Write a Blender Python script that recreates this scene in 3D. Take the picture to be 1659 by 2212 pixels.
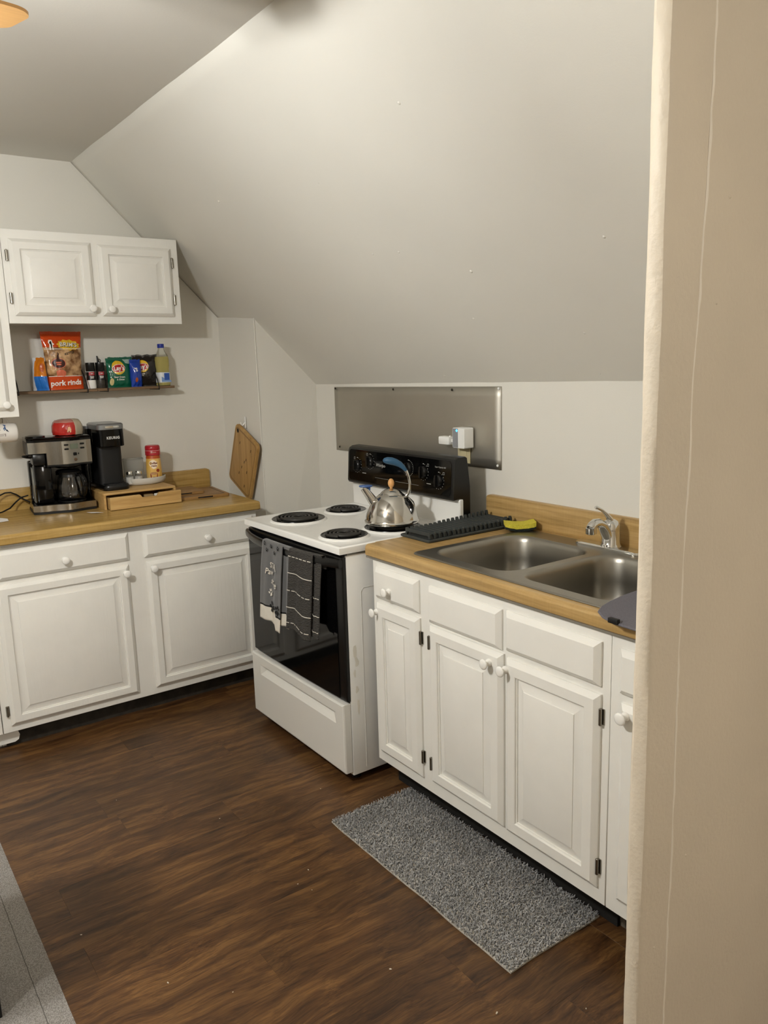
import bpy, bmesh, math, random
from mathutils import Vector, Matrix, noise as mnoise
random.seed(7)
PI = math.pi
SC = bpy.context.scene
COL = SC.collection
for o in list(bpy.data.objects): bpy.data.objects.remove(o)

# ------------------------------------------------------------------ camera
def cam_axes(yaw, pitch, roll):
    y, p, r = (math.radians(a) for a in (yaw, pitch, roll))
    f = Vector((-math.sin(y)*math.cos(p), math.cos(y)*math.cos(p), math.sin(p)))
    s = Vector((math.cos(y), math.sin(y), 0)); u = s.cross(f)
    return s*math.cos(r)+u*math.sin(r), -s*math.sin(r)+u*math.cos(r), f
S_, U_, F_ = cam_axes(54.7005, -10.6117, -1.6681)
cd = bpy.data.cameras.new('camera'); cam = bpy.data.objects.new('camera', cd); COL.objects.link(cam)
cam.matrix_world = Matrix(((S_.x, U_.x, -F_.x, 1.8163), (S_.y, U_.y, -F_.y, -2.1707), (S_.z, U_.z, -F_.z, 1.5456), (0, 0, 0, 1)))
cd.sensor_fit = 'HORIZONTAL'; cd.sensor_width = 36.0; cd.lens = 36.0*1718.39/1659.0; cd.clip_start = 0.02
SC.camera = cam
# ------------------------------------------------------------------ world, lamps, exposure
w = bpy.data.worlds.new('world'); SC.world = w; w.use_nodes = True
w.node_tree.nodes['Background'].inputs[0].default_value = (0.9, 0.85, 0.78, 1); w.node_tree.nodes['Background'].inputs[1].default_value = 0.02
BULB_W = 26.0            # radiant watts per fan bulb
BULB_COL = (1.0, 1.0, 0.975)
HALL_W = 37.0            # unseen fill lamp added on the camera's side to light the beige wall
SC.view_settings.view_transform = 'Standard'; SC.view_settings.look = 'None'
SC.view_settings.exposure = 0.57; SC.view_settings.gamma = 1.0; SC.view_settings.use_curve_mapping = False
hl = bpy.data.lights.new('hall_fill', 'POINT'); hl.energy = HALL_W; hl.color = (1, 0.965, 0.92); hl.shadow_soft_size = 0.25
hlo = bpy.data.objects.new('hall_fill', hl); COL.objects.link(hlo); hlo.location = (3.4, -1.3, 2.25)

# ------------------------------------------------------------------ materials
def lin(c):
    if isinstance(c, str):
        c = [int(c[i:i+2], 16)/255 for i in (0, 2, 4)]
    return [x/12.92 if x <= 0.04045 else ((x+0.055)/1.055)**2.4 for x in c]
MATS = {}
def mat(name, col, rough=0.5, metal=0.0, spec=0.5, var=0.0, vscale=6.0, stretch=(1, 1, 1), bump=0.0, bscale=60.0,
        bstretch=None, col2=None, coat=0.0, trans=0.0, ior=1.45, emis=0.0, aniso=0.0, detail=5.0, rvar=0.0, rand=0.0, bdist=0.01, ramp=(0.3, 0.7), sheen=0.0):
    if name in MATS: return MATS[name]
    m = bpy.data.materials.new(name); m.use_nodes = True; nt = m.node_tree; N = nt.nodes; L = nt.links
    b = N['Principled BSDF']; c = lin(col)
    b.inputs['Base Color'].default_value = (*c, 1); b.inputs['Roughness'].default_value = rough; b.inputs['Metallic'].default_value = metal
    b.inputs['Specular IOR Level'].default_value = spec; b.inputs['Coat Weight'].default_value = coat; b.inputs['Coat Roughness'].default_value = 0.08
    b.inputs['Transmission Weight'].default_value = trans; b.inputs['IOR'].default_value = ior; b.inputs['Anisotropic'].default_value = aniso
    b.inputs['Sheen Weight'].default_value = sheen
    if emis:
        b.inputs['Emission Color'].default_value = (*c, 1); b.inputs['Emission Strength'].default_value = emis
    tc = N.new('ShaderNodeTexCoord')
    src = tc.outputs['Object']
    if rand:
        oi = N.new('ShaderNodeObjectInfo'); ml = N.new('ShaderNodeVectorMath'); ml.operation = 'MULTIPLY_ADD'
        cb = N.new('ShaderNodeCombineXYZ')
        for k, q in enumerate((13.1, 37.7, 5.3)):
            mm = N.new('ShaderNodeMath'); mm.operation = 'MULTIPLY'; mm.inputs[1].default_value = q*rand; L.new(oi.outputs['Random'], mm.inputs[0]); L.new(mm.outputs[0], cb.inputs[k])
        ml.inputs[1].default_value = (1, 1, 1); L.new(src, ml.inputs[0]); L.new(cb.outputs[0], ml.inputs[2]); src = ml.outputs[0]
    if var or col2 or rvar:
        mp = N.new('ShaderNodeMapping'); mp.inputs['Scale'].default_value = stretch; L.new(src, mp.inputs[0])
        nz = N.new('ShaderNodeTexNoise'); nz.inputs['Scale'].default_value = vscale; nz.inputs['Detail'].default_value = detail; L.new(mp.outputs[0], nz.inputs['Vector'])
        rp = N.new('ShaderNodeValToRGB')
        if col2: c1, c2 = c, lin(col2)
        else: c1 = [x*(1-var) for x in c]; c2 = [min(1, x*(1+var)) for x in c]
        rp.color_ramp.elements[0].position = ramp[0]; rp.color_ramp.elements[1].position = ramp[1]
        rp.color_ramp.elements[0].color = (*c1, 1); rp.color_ramp.elements[1].color = (*c2, 1)
        L.new(nz.outputs['Fac'], rp.inputs[0]); L.new(rp.outputs[0], b.inputs['Base Color'])
        if rvar:
            mr = N.new('ShaderNodeMapRange'); mr.inputs['To Min'].default_value = max(0.02, rough-rvar); mr.inputs['To Max'].default_value = rough+rvar
            L.new(nz.outputs['Fac'], mr.inputs[0]); L.new(mr.outputs[0], b.inputs['Roughness'])
    if bump:
        mp2 = N.new('ShaderNodeMapping'); mp2.inputs['Scale'].default_value = bstretch or stretch; L.new(src, mp2.inputs[0])
        n2 = N.new('ShaderNodeTexNoise'); n2.inputs['Scale'].default_value = bscale; n2.inputs['Detail'].default_value = 4; L.new(mp2.outputs[0], n2.inputs['Vector'])
        bp = N.new('ShaderNodeBump'); bp.inputs['Strength'].default_value = bump; bp.inputs['Distance'].default_value = bdist
        L.new(n2.outputs['Fac'], bp.inputs['Height']); L.new(bp.outputs[0], b.inputs['Normal'])
    MATS[name] = m
    return m

def wood_mat(name, dark, mid, light, along, s_long=1.2, s_cross=26.0, fine=160.0, rough=0.35, spec=0.5, rand=0.0, ticks=0.0, knots=0.0, coat=0.0, bump=0.05, fw=0.35):
    """streaky wood print: 'along' is the grain axis 0/1/2"""
    if name in MATS: return MATS[name]
    m = bpy.data.materials.new(name); m.use_nodes = True; nt = m.node_tree; N = nt.nodes; L = nt.links; b = N['Principled BSDF']
    tc = N.new('ShaderNodeTexCoord'); src = tc.outputs['Object']
    if rand:
        oi = N.new('ShaderNodeObjectInfo'); cb = N.new('ShaderNodeCombineXYZ')
        for k, q in enumerate((13.1, 37.7, 5.3)):
            mm = N.new('ShaderNodeMath'); mm.operation = 'MULTIPLY'; mm.inputs[1].default_value = q*rand
            L.new(oi.outputs['Random'], mm.inputs[0]); L.new(mm.outputs[0], cb.inputs[k])
        ad = N.new('ShaderNodeVectorMath'); ad.operation = 'ADD'; L.new(src, ad.inputs[0]); L.new(cb.outputs[0], ad.inputs[1]); src = ad.outputs[0]
    # warp for swirls
    wn = N.new('ShaderNodeTexNoise'); wn.inputs['Scale'].default_value = 3.0; wn.inputs['Detail'].default_value = 2; L.new(src, wn.inputs['Vector'])
    wsub = N.new('ShaderNodeVectorMath'); wsub.operation = 'SUBTRACT'; wsub.inputs[1].default_value = (0.5, 0.5, 0.5); L.new(wn.outputs['Color'], wsub.inputs[0])
    wsc = N.new('ShaderNodeVectorMath'); wsc.operation = 'SCALE'; wsc.inputs['Scale'].default_value = 0.10*knots+0.005; L.new(wsub.outputs[0], wsc.inputs[0])
    wad = N.new('ShaderNodeVectorMath'); wad.operation = 'ADD'; L.new(src, wad.inputs[0]); L.new(wsc.outputs[0], wad.inputs[1])
    def nz(scv, scale, det, rgh=0.6):
        mp = N.new('ShaderNodeMapping'); mp.inputs['Scale'].default_value = scv; L.new(wad.outputs[0], mp.inputs[0])
        n = N.new('ShaderNodeTexNoise'); n.inputs['Scale'].default_value = scale; n.inputs['Detail'].default_value = det; n.inputs['Roughness'].default_value = rgh; L.new(mp.outputs[0], n.inputs['Vector']); return n.outputs['Fac']
    st = [s_cross]*3; st[along] = s_long
    a = nz(st, 1.0, 6)
    st2 = [fine]*3; st2[along] = fine*0.05
    f = nz(st2, 1.0, 3)
    mix = N.new('ShaderNodeMath'); mix.operation = 'MULTIPLY_ADD'; mix.inputs[1].default_value = fw; L.new(f, mix.inputs[0]); L.new(a, mix.inputs[2])
    out = mix.outputs[0]
    if ticks:
        st3 = [9.0]*3; st3[along] = 190.0
        t = nz(st3, 1.0, 2)
        tm = N.new('ShaderNodeMath'); tm.operation = 'MULTIPLY_ADD'; tm.inputs[1].default_value = ticks; L.new(t, tm.inputs[0]); L.new(out, tm.inputs[2]); out = tm.outputs[0]
    lo = 0.42+0.5*ticks+0.5*(fw-0.35); hi = 0.90+0.5*ticks+0.5*(fw-0.35)
    rp = N.new('ShaderNodeValToRGB'); e = rp.color_ramp.elements
    e[0].position = lo; e[0].color = (*lin(dark), 1); e[1].position = hi; e[1].color = (*lin(light), 1)
    em = e.new((lo+hi)/2); em.color = (*lin(mid), 1)
    L.new(out, rp.inputs[0])
    colo = rp.outputs[0]
    if knots:
        blot = nz([2.2]*3, 1.0, 3)
        mr = N.new('ShaderNodeMapRange'); mr.inputs['From Min'].default_value = 0.35; mr.inputs['From Max'].default_value = 0.65; mr.inputs['To Min'].default_value = 0.72; mr.inputs['To Max'].default_value = 1.2
        L.new(blot, mr.inputs[0])
        vm = N.new('ShaderNodeVectorMath'); vm.operation = 'SCALE'; L.new(colo, vm.inputs[0]); L.new(mr.outputs[0], vm.inputs['Scale']); colo = vm.outputs[0]
    L.new(colo, b.inputs['Base Color'])
    b.inputs['Roughness'].default_value = rough; b.inputs['Specular IOR Level'].default_value = spec; b.inputs['Coat Weight'].default_value = coat
    bp = N.new('ShaderNodeBump'); bp.inputs['Strength'].default_value = bump; bp.inputs['Distance'].default_value = 0.004; L.new(out, bp.inputs['Height']); L.new(bp.outputs[0], b.inputs['Normal'])
    MATS[name] = m
    return m

WALL = mat('wall_paint', 'dddad1', rough=0.55, spec=0.35, bump=0.05, bscale=220, var=0.02, vscale=1.5)
CEIL = mat('ceiling_paint', 'd8d4cb', rough=0.6, spec=0.3, bump=0.035, bscale=160, var=0.02, vscale=1.2)
BEIGE = mat('beige_paint', 'd4c8b4', rough=0.5, spec=0.4, bump=0.15, bscale=120, var=0.05, vscale=2.5)
CAB = mat('cabinet_paint', 'e8e6df', rough=0.34, spec=0.5, var=0.015, vscale=14, bump=0.06, bscale=90, bstretch=(1, 1, 0.12))
CABIN = mat('cabinet_inside', '6b6255', rough=0.8)
KNOBM = mat('knob_enamel', 'eeece6', rough=0.18, spec=0.5)
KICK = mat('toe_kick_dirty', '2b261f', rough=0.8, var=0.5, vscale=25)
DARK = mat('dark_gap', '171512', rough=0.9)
LAMX = wood_mat('laminate_sink', '8f7142', 'ad8d58', 'bfa06b', 0, s_long=2, s_cross=70, fine=300, rough=0.30, ticks=0.14, bump=0.02)
LAMY = wood_mat('laminate_left', '8d6f3a', 'ab8b4e', 'bf9f61', 1, s_long=2, s_cross=70, fine=300, rough=0.24, ticks=0.14, bump=0.02)
FLOORM = wood_mat('floor_plank', '2d1b0e', '51361d', '70502c', 1, s_long=2.6, s_cross=34, fine=260, fw=0.6, rough=0.40, spec=0.4, rand=1.0, knots=0.9, bump=0.10)
FLOORB = mat('floor_base', '1c120b', rough=0.8)
STEEL = mat('brushed_steel', 'a8a49c', rough=0.20, metal=1.0, bump=0.03, bscale=60, bstretch=(30, 1, 1), var=0.05, vscale=4)
SINKM = mat('sink_steel', '98948b', rough=0.33, metal=1.0, bump=0.03, bscale=50, bstretch=(1, 1, 14), var=0.05, vscale=3)
SHEET = mat('backsplash_metal', 'c2beb4', rough=0.5, metal=1.0, var=0.06, vscale=3, bump=0.02, bscale=40, bstretch=(1, 1, 20))
CHROME = mat('chrome', 'd8d8d6', rough=0.07, metal=1.0)
HINGEM = mat('hinge_metal', '8d887e', rough=0.22, metal=1.0)
KETTLEM = mat('kettle_steel', 'cbc8c2', rough=0.10, metal=1.0, bump=0.015, bscale=18)
ENAMEL = mat('range_enamel', 'e9e8e3', rough=0.20, spec=0.5, var=0.012, vscale=9)
RDRAW = mat('range_drawer_enamel', 'dcdad3', rough=0.28)
BGLOSS = mat('black_gloss', '080808', rough=0.06, spec=0.35)
BSATIN = mat('black_satin', '0b0b0b', rough=0.28)
BMATTE = mat('black_matte', '0d0d0d', rough=0.55)
PAN = mat('drip_pan_black', '0d0d0c', rough=0.25)
COIL = mat('burner_coil', '34322f', rough=0.45, metal=0.3)
WHITEP = mat('white_plastic', 'eeeeea', rough=0.35)
GREYP = mat('grey_plastic', '8d8f92', rough=0.4)
RACKM = mat('rack_rubber', '3a3d3b', rough=0.55, spec=0.4)
MATG = mat('grey_fabric_mat', '67656c', rough=0.95, bump=0.3, bscale=500, var=0.08, vscale=200)
BLUEP = mat('kettle_blue', '2f5673', rough=0.45)
BLUEC = mat('kettle_blue_cap', '3a5a92', rough=0.4)
KWOOD = mat('kettle_knob_wood', 'd9a468', rough=0.45, var=0.1, vscale=30)
BAMBOO = wood_mat('bamboo', 'a5824a', 'bf9a60', 'cdac73', 1, s_long=2, s_cross=60, fine=260, rough=0.42, bump=0.02)
BAMBOOD = wood_mat('bamboo_dark', '7d5b31', '95703f', 'a6804c', 1, s_long=2, s_cross=60, fine=260, rough=0.5, bump=0.02)
BAMBOOV = wood_mat('bamboo_upright', '93703a', 'ab8449', 'bd975c', 2, s_long=2, s_cross=45, fine=260, rough=0.45, bump=0.02)
SHELFW = wood_mat('shelf_wood', '54402b', '6f563b', '86694a', 1, s_long=2, s_cross=60, fine=200, rough=0.6, bump=0.05)
WIRE = mat('black_wire', '0c0c0c', rough=0.4)
GLASS = mat('clear_glass', 'ffffff', rough=0.02, trans=1.0, ior=1.45)
CLEARP = mat('clear_plastic', 'f2f3f1', rough=0.12, trans=0.92, ior=1.2)
OIL = mat('cooking_oil', 'ecdf80', rough=0.08, trans=0.35, ior=1.2)
TG = mat('towel_grey', '5d5d5d', rough=0.95, sheen=0.3, bump=0.25, bscale=600)
TW = mat('towel_white', 'd9d3c6', rough=0.95, bump=0.25, bscale=600, var=0.05, vscale=30)
TB = mat('towel_black', '111111', rough=0.95)
TD = mat('towel_charcoal', '4a4743', rough=0.98, bump=0.9, bscale=170, bstretch=(0.6, 0.6, 1.6), bdist=0.02)
FANW = mat('fan_blade_wood', 'bd9056', rough=0.45, var=0.06, vscale=30, stretch=(4, 0.3, 1))
BRASS = mat('fan_brass', 'b59a62', rough=0.25, metal=1.0)
RUGG = mat('grey_flat_rug', '9c9893', rough=0.95, col2='75716c', vscale=330, bump=0.4, bscale=300, ramp=(0.38, 0.62), detail=3)
def film(name, c, rough=0.11, var=0.0, **k): return mat(name, c, rough=rough, spec=0.6, bump=0.35, bscale=38, bdist=0.008, var=var, **k)

# ------------------------------------------------------------------ mesh helpers
class MB:
    def __init__(s): s.v = []; s.f = []; s.m = []
    def add(s, vs, fs, m=0):
        n = len(s.v); s.v += [tuple(p) for p in vs]; s.f += [tuple(i+n for i in q) for q in fs]; s.m += [m]*len(fs); return s
    def box(s, x0, x1, y0, y1, z0, z1, m=0, bev=0.0, seg=2):
        if bev <= 0:
            vs = [(x, y, z) for z in (z0, z1) for y in (y0, y1) for x in (x0, x1)]
            return s.add(vs, [(0, 2, 3, 1), (4, 5, 7, 6), (0, 1, 5, 4), (2, 6, 7, 3), (0, 4, 6, 2), (1, 3, 7, 5)], m)
        bm = bmesh.new(); bmesh.ops.create_cube(bm, size=1.0)
        for q in bm.verts: q.co = Vector(((x0+x1)/2+q.co.x*(x1-x0), (y0+y1)/2+q.co.y*(y1-y0), (z0+z1)/2+q.co.z*(z1-z0)))
        bmesh.ops.bevel(bm, geom=list(bm.edges), offset=bev, segments=seg, affect='EDGES', profile=0.5)
        return s.bm(bm, m)
    def bm(s, bm, m=0):
        bm.verts.index_update(); s.add([q.co for q in bm.verts], [[q.index for q in f.verts] for f in bm.faces], m); bm.free(); return s
    def loft(s, loops, m=0, cap0=True, cap1=True, close=True, ms=None):
        n = len(loops[0]); base = len(s.v)
        for l in loops: s.v += [tuple(p) for p in l]
        for i in range(len(loops)-1):
            for j in range(n if close else n-1):
                a = base+i*n+j; b_ = base+i*n+(j+1) % n
                s.f.append((a, b_, b_+n, a+n)); s.m.append(ms[i] if ms else m)
        if cap0: s.f.append(tuple(base+j for j in reversed(range(n)))); s.m.append(ms[0] if ms else m)
        if cap1: s.f.append(tuple(base+(len(loops)-1)*n+j for j in range(n))); s.m.append(ms[-1] if ms else m)
        return s
    def lathe(s, prof, c=(0, 0, 0), seg=24, m=0, ax=None, ms=None, sx=1.0, sy=1.0, cap0=True, cap1=True):
        A = ax or Matrix.Identity(3); c = Vector(c); loops = []
        for r, z in prof:
            loops.append([c+A @ Vector((max(r, 1e-5)*math.cos(2*PI*k/seg)*sx, max(r, 1e-5)*math.sin(2*PI*k/seg)*sy, z)) for k in range(seg)])
        return s.loft(loops, m, cap0, cap1, True, ms)
    def tube(s, pts, r, seg=8, m=0, flat=None):
        pts = [Vector(p) for p in pts]; n = len(pts); loops = []; up = Vector((0.3, 0.2, 1)).normalized()
        prev = None
        for i in range(n):
            t = (pts[min(i+1, n-1)]-pts[max(i-1, 0)]).normalized()
            if prev is None:
                a = t.cross(up)
                if a.length < 1e-3: a = t.cross(Vector((1, 0, 0)))
                a.normalize()
            else:
                a = (prev-t*prev.dot(t)).normalized()
            prev = a; b_ = t.cross(a); rr = r[i] if isinstance(r, (list, tuple)) else r
            fx = flat if flat else 1.0
            loops.append([pts[i]+a*math.cos(2*PI*k/seg)*rr+b_*math.sin(2*PI*k/seg)*rr*fx for k in range(seg)])
        return s.loft(loops, m)
    def prism(s, poly, fn, a, b_, m=0):
        """poly of 2-D points extruded between parameters a and b; fn(p, q, t) -> xyz"""
        return s.loft([[fn(p, q, a) for p, q in poly], [fn(p, q, b_) for p, q in poly]], m)
    def grid(s, fn, nu, nv, m=0, mfn=None):
        base = len(s.v)
        for j in range(nv+1):
            for i in range(nu+1): s.v.append(tuple(fn(i/nu, j/nv)))
        for j in range(nv):
            for i in range(nu):
                a = base+j*(nu+1)+i; s.f.append((a, a+1, a+nu+2, a+nu+1)); s.m.append(mfn((i+.5)/nu, (j+.5)/nv) if mfn else m)
        return s

WM = {}
def part(name, mb, mats, parent=None, world=True, smooth=40, recalc=True, local_at=None):
    me = bpy.data.meshes.new(name)
    vs = mb.v
    if parent is not None and world:
        Mi = WM[parent].inverted(); vs = [tuple(Mi @ Vector(p)) for p in vs]
    if local_at is not None: vs = [tuple(Vector(p)-Vector(local_at)) for p in vs]
    me.from_pydata(vs, [], mb.f); me.update()
    mats = mats if isinstance(mats, (list, tuple)) else [mats]
    for q in mats: me.materials.append(q)
    if len(mats) > 1: me.polygons.foreach_set('material_index', mb.m)
    if recalc:
        b = bmesh.new(); b.from_mesh(me); bmesh.ops.recalc_face_normals(b, faces=b.faces); b.to_mesh(me); b.free()
    if smooth:
        me.shade_smooth(); me.set_sharp_from_angle(angle=math.radians(smooth))
    o = bpy.data.objects.new(name, me); COL.objects.link(o)
    if parent is not None: o.parent = parent; WM[o] = WM[parent]
    else: WM[o] = Matrix.Identity(4)
    if local_at is not None:
        o.location = local_at
        WM[o] = WM[o] @ Matrix.Translation(local_at)
    return o
def inst(src, name, parent, loc, rot=None):
    """another object sharing a part's mesh, at a world location"""
    o = bpy.data.objects.new(name, src.data); COL.objects.link(o); o.parent = parent
    o.location = (WM[parent].inverted() @ Vector(loc)) if parent else loc
    if rot: o.rotation_euler = rot
    return o
def tag(o, label, cat, group=None, kind=None):
    if label: o['label'] = label
    if cat: o['category'] = cat
    if group: o['group'] = group
    if kind: o['kind'] = kind
    return o
def thing(name, label, cat, loc=(0, 0, 0), rotz=0.0, group=None):
    o = bpy.data.objects.new(name, None); COL.objects.link(o); o.empty_display_size = 0.05
    o.location = loc; o.rotation_euler = (0, 0, rotz)
    WM[o] = Matrix.Translation(loc) @ Matrix.Rotation(rotz, 4, 'Z')
    return tag(o, label, cat, group)
def struct(name, mb, m, parent=None, **k):
    o = part(name, mb, m, parent, **k)
    if parent is None: o['kind'] = 'structure'
    return o

_txt = {}
def text2d(s, size=1.0, shear=0.0, bold=0.0, space=1.0):
    cu = bpy.data.curves.new('lettering', 'FONT'); cu.body = s; cu.size = size; cu.shear = shear; cu.offset = bold; cu.space_character = space
    cu.align_x = 'CENTER'; cu.align_y = 'CENTER'; cu.resolution_u = 2
    o = bpy.data.objects.new('lettering', cu); COL.objects.link(o)
    dg = bpy.context.evaluated_depsgraph_get(); dg.update()
    me = bpy.data.meshes.new_from_object(o.evaluated_get(dg))
    vs = [(q.co.x, q.co.y) for q in me.vertices]; fs = [tuple(p.vertices) for p in me.polygons]
    bpy.data.objects.remove(o); bpy.data.curves.remove(cu); bpy.data.meshes.remove(me)
    return vs, fs
def add2d(mb, vf, fn, m=0, off=(0, 0), rot=0.0, sx=1.0):
    c, s = math.cos(rot), math.sin(rot)
    mb.add([fn(off[0]+(x*sx)*c-y*s, off[1]+(x*sx)*s+y*c) for x, y in vf[0]], vf[1], m); return mb
def ell(rx, ry, n=20, cx=0, cy=0, a=0):
    vs = [(cx, cy)]+[(cx+rx*math.cos(t)*math.cos(a)-ry*math.sin(t)*math.sin(a), cy+rx*math.cos(t)*math.sin(a)+ry*math.sin(t)*math.cos(a)) for t in (2*PI*k/n for k in range(n))]
    return vs, [(0, 1+k, 1+(k+1) % n) for k in range(n)]
def rect2(x0, x1, y0, y1, nx=6, ny=6):
    vs = [(x0+(x1-x0)*i/nx, y0+(y1-y0)*j/ny) for j in range(ny+1) for i in range(nx+1)]
    fs = [(j*(nx+1)+i, j*(nx+1)+i+1, (j+1)*(nx+1)+i+1, (j+1)*(nx+1)+i) for j in range(ny) for i in range(nx)]
    return vs, fs
def poly2(pts):
    n = len(pts); cx = sum(p[0] for p in pts)/n; cy = sum(p[1] for p in pts)/n
    return [(cx, cy)]+list(pts), [(0, 1+k, 1+(k+1) % n) for k in range(n)]

def fine2(vf, L=0.006):
    bm = bmesh.new(); vs = [bm.verts.new((x, y, 0)) for x, y in vf[0]]
    for f in vf[1]:
        try: bm.faces.new([vs[i] for i in f])
        except ValueError: pass
    bmesh.ops.triangulate(bm, faces=bm.faces)
    for _ in range(3):
        es = [e for e in bm.edges if e.calc_length() > L]
        if not es: break
        bmesh.ops.subdivide_edges(bm, edges=es, cuts=1); bmesh.ops.triangulate(bm, faces=bm.faces)
    bm.verts.index_update()
    out = ([(q.co.x, q.co.y) for q in bm.verts], [tuple(q.index for q in f.verts) for f in bm.faces]); bm.free(); return out
def rrect(x0, x1, y0, y1, r, n=6):
    out = []
    for cx, cy, a0 in ((x1-r, y1-r, 0), (x0+r, y1-r, PI/2), (x0+r, y0+r, PI), (x1-r, y0+r, 1.5*PI)):
        for k in range(n+1):
            a = a0+PI/2*k/n; out.append((cx+r*math.cos(a), cy+r*math.sin(a)))
    return out
# ================================================================== STRUCTURE
XL = -2.22; ZC = 2.506
SN = (0.0072, -0.7143, -0.6998); SCN = -1.02476
def slope_z(x, y): return (SCN-SN[0]*x-SN[1]*y)/SN[2]
def slope_y(x, z): return (SCN-SN[0]*x-SN[2]*z)/SN[1]
# floor: slab + individual planks running along y
fl = struct('floor', MB().box(XL, 4.3, -4.5, 0.02, -0.06, -0.008), FLOORB)
PW = 0.152; k = 0
x = XL
rnd = random.Random(3)
while x < 2.3:
    y = -rnd.random()*1.15
    y0s = [0.0]
    while y > -3.3: y0s.append(y); y -= 1.21
    y0s.append(-3.3)
    for a, b in zip(y0s[:-1], y0s[1:]):
        if a-b < 0.03: continue
        mb = MB(); xa, xb, ya, yb = x+0.0001, x+PW-0.0001, b+0.0001, a-0.0001; c = 0.0003
        lo = [(xa, ya, -0.008), (xb, ya, -0.008), (xb, yb, -0.008), (xa, yb, -0.008)]
        md = [(p[0], p[1], -c) for p in lo]
        tp = [(xa+c, ya+c, 0), (xb-c, ya+c, 0), (xb-c, yb-c, 0), (xa+c, yb-c, 0)]
        mb.loft([lo, md, tp], cap0=False)
        part('plank', mb, FLOORM, fl, smooth=0, recalc=False)
    x += PW
# left wall with the gable outline under the slope
poly = [(-4.5, 0), (0, 0), (0, slope_z(XL, 0)), (slope_y(XL, ZC), ZC), (-4.5, ZC)]
struct('wall_left', MB().prism(poly, lambda p, q, t: (t, p, q), XL-0.1, XL), WALL, smooth=0)
# knee wall behind range and sink (top follows the slope)
struct('wall_back', MB().loft([[(XL-.1, 0, 0), (1.3, 0, 0), (1.3, .1, 0), (XL-.1, .1, 0)], [(XL-.1, 0, slope_z(XL-.1, 0)), (1.3, 0, slope_z(1.3, 0)), (1.3, .1, slope_z(1.3, 0)), (XL-.1, .1, slope_z(XL-.1, 0))]]), WALL, smooth=0)
# sloped ceiling wall, slightly wavy plaster seam near the knee wall
def slope_fn(u, v):
    x = XL-0.02+u*(1.35-XL); z = slope_z(x, 0)-0.05+v*(ZC+0.01-slope_z(x, 0)+0.05); y = slope_y(x, z)
    wv = 0.0035*mnoise.noise(Vector((x*2.3, v*3, 0.7)))+0.002*mnoise.noise(Vector((x*6, v*9, 4.2)))
    return (x, y+wv*0.7, z+wv*0.7)
mb = MB().grid(slope_fn, 60, 24)
sl = struct('wall_slope', mb, WALL, smooth=180, recalc=False)
mod = sl.modifiers.new('thickness', 'SOLIDIFY'); mod.thickness = 0.06; mod.offset = -1
# nail pops in the slope (round filled dimples)
mb = MB(); nrm = Vector((-SN[0], -SN[1], -SN[2])).normalized()*-1
for (x, z) in [(-0.05, 2.24), (-0.62, 2.15), (-0.98, 2.03), (-0.21, 1.83), (-0.62, 1.93), (0.09, 1.62), (-0.35, 1.69), (0.35, 1.86), (-1.15, 1.95), (-0.42, 1.50), (-0.48, 1.92), (-1.3, 2.2), (0.05, 1.49), (-0.75, 1.485)]:
    p = Vector((x, slope_y(x, z), z)); a = nrm.cross(Vector((1, 0, 0))).normalized(); b = nrm.cross(a)
    A = Matrix((a, b, nrm)).transposed()
    sg = -1 if A.determinant() < 0 else 1
    mb.lathe([(0.006, 0.0), (0.0045, 0.002), (0.0015, 0.0032), (0, 0.0026)], p-nrm*0.002, 10, ax=A)
nn = part('nail_pop', mb, WALL, sl); nn['kind'] = 'stuff'
# flat ceiling
struct('ceiling', MB().box(XL-0.1, 4.3, -4.5, slope_y(0, ZC)+0.004, ZC, ZC+0.08), CEIL, smooth=0)
struct('wall_front', MB().box(XL-0.1, 4.3, -4.6, -4.5, 0, ZC), WALL, smooth=0)
struct('wall_right', MB().box(4.2, 4.3, -4.5, 0.1, 0, ZC), BEIGE, smooth=0)
struct('wall_hall', MB().box(1.3, 4.2, -0.45, -0.35, 0, ZC), BEIGE, smooth=0)
# boxed-in corner (chase)
FLx, FLy, FRx, FRy = XL, -0.357, -1.851, -0.331
bot = [(XL, FLy, 0), (-1.815, -0.334, 0), (-1.835, 0, 0), (XL, 0, 0)]
top = [(XL, FLy, slope_z(XL, FLy)+.004), (FRx, FRy, slope_z(FRx, FRy)+.004), (-1.835, 0, slope_z(-1.835, 0)+.004), (XL, 0, slope_z(XL, 0)+.004)]
ch = struct('wall_chase', MB().loft([bot, top]), WALL, smooth=0)
mb = MB(); n = 46; pts = []; rr = []
for i in range(n+1):
    t = i/n; q = Vector(bot[1])*(1-t)+Vector(top[1])*t
    wob = mnoise.noise(Vector((t*22, 1.3, 0)))
    pts.append((q.x+0.0015*wob, q.y-0.0005, q.z)); rr.append(0.0035+0.0018*wob+(0.003*max(0, mnoise.noise(Vector((t*40, 7, 0)))) if t > 0.75 else 0))
mb.tube(pts, rr, 6)
part('corner_bead', mb, WALL, ch)
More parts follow.
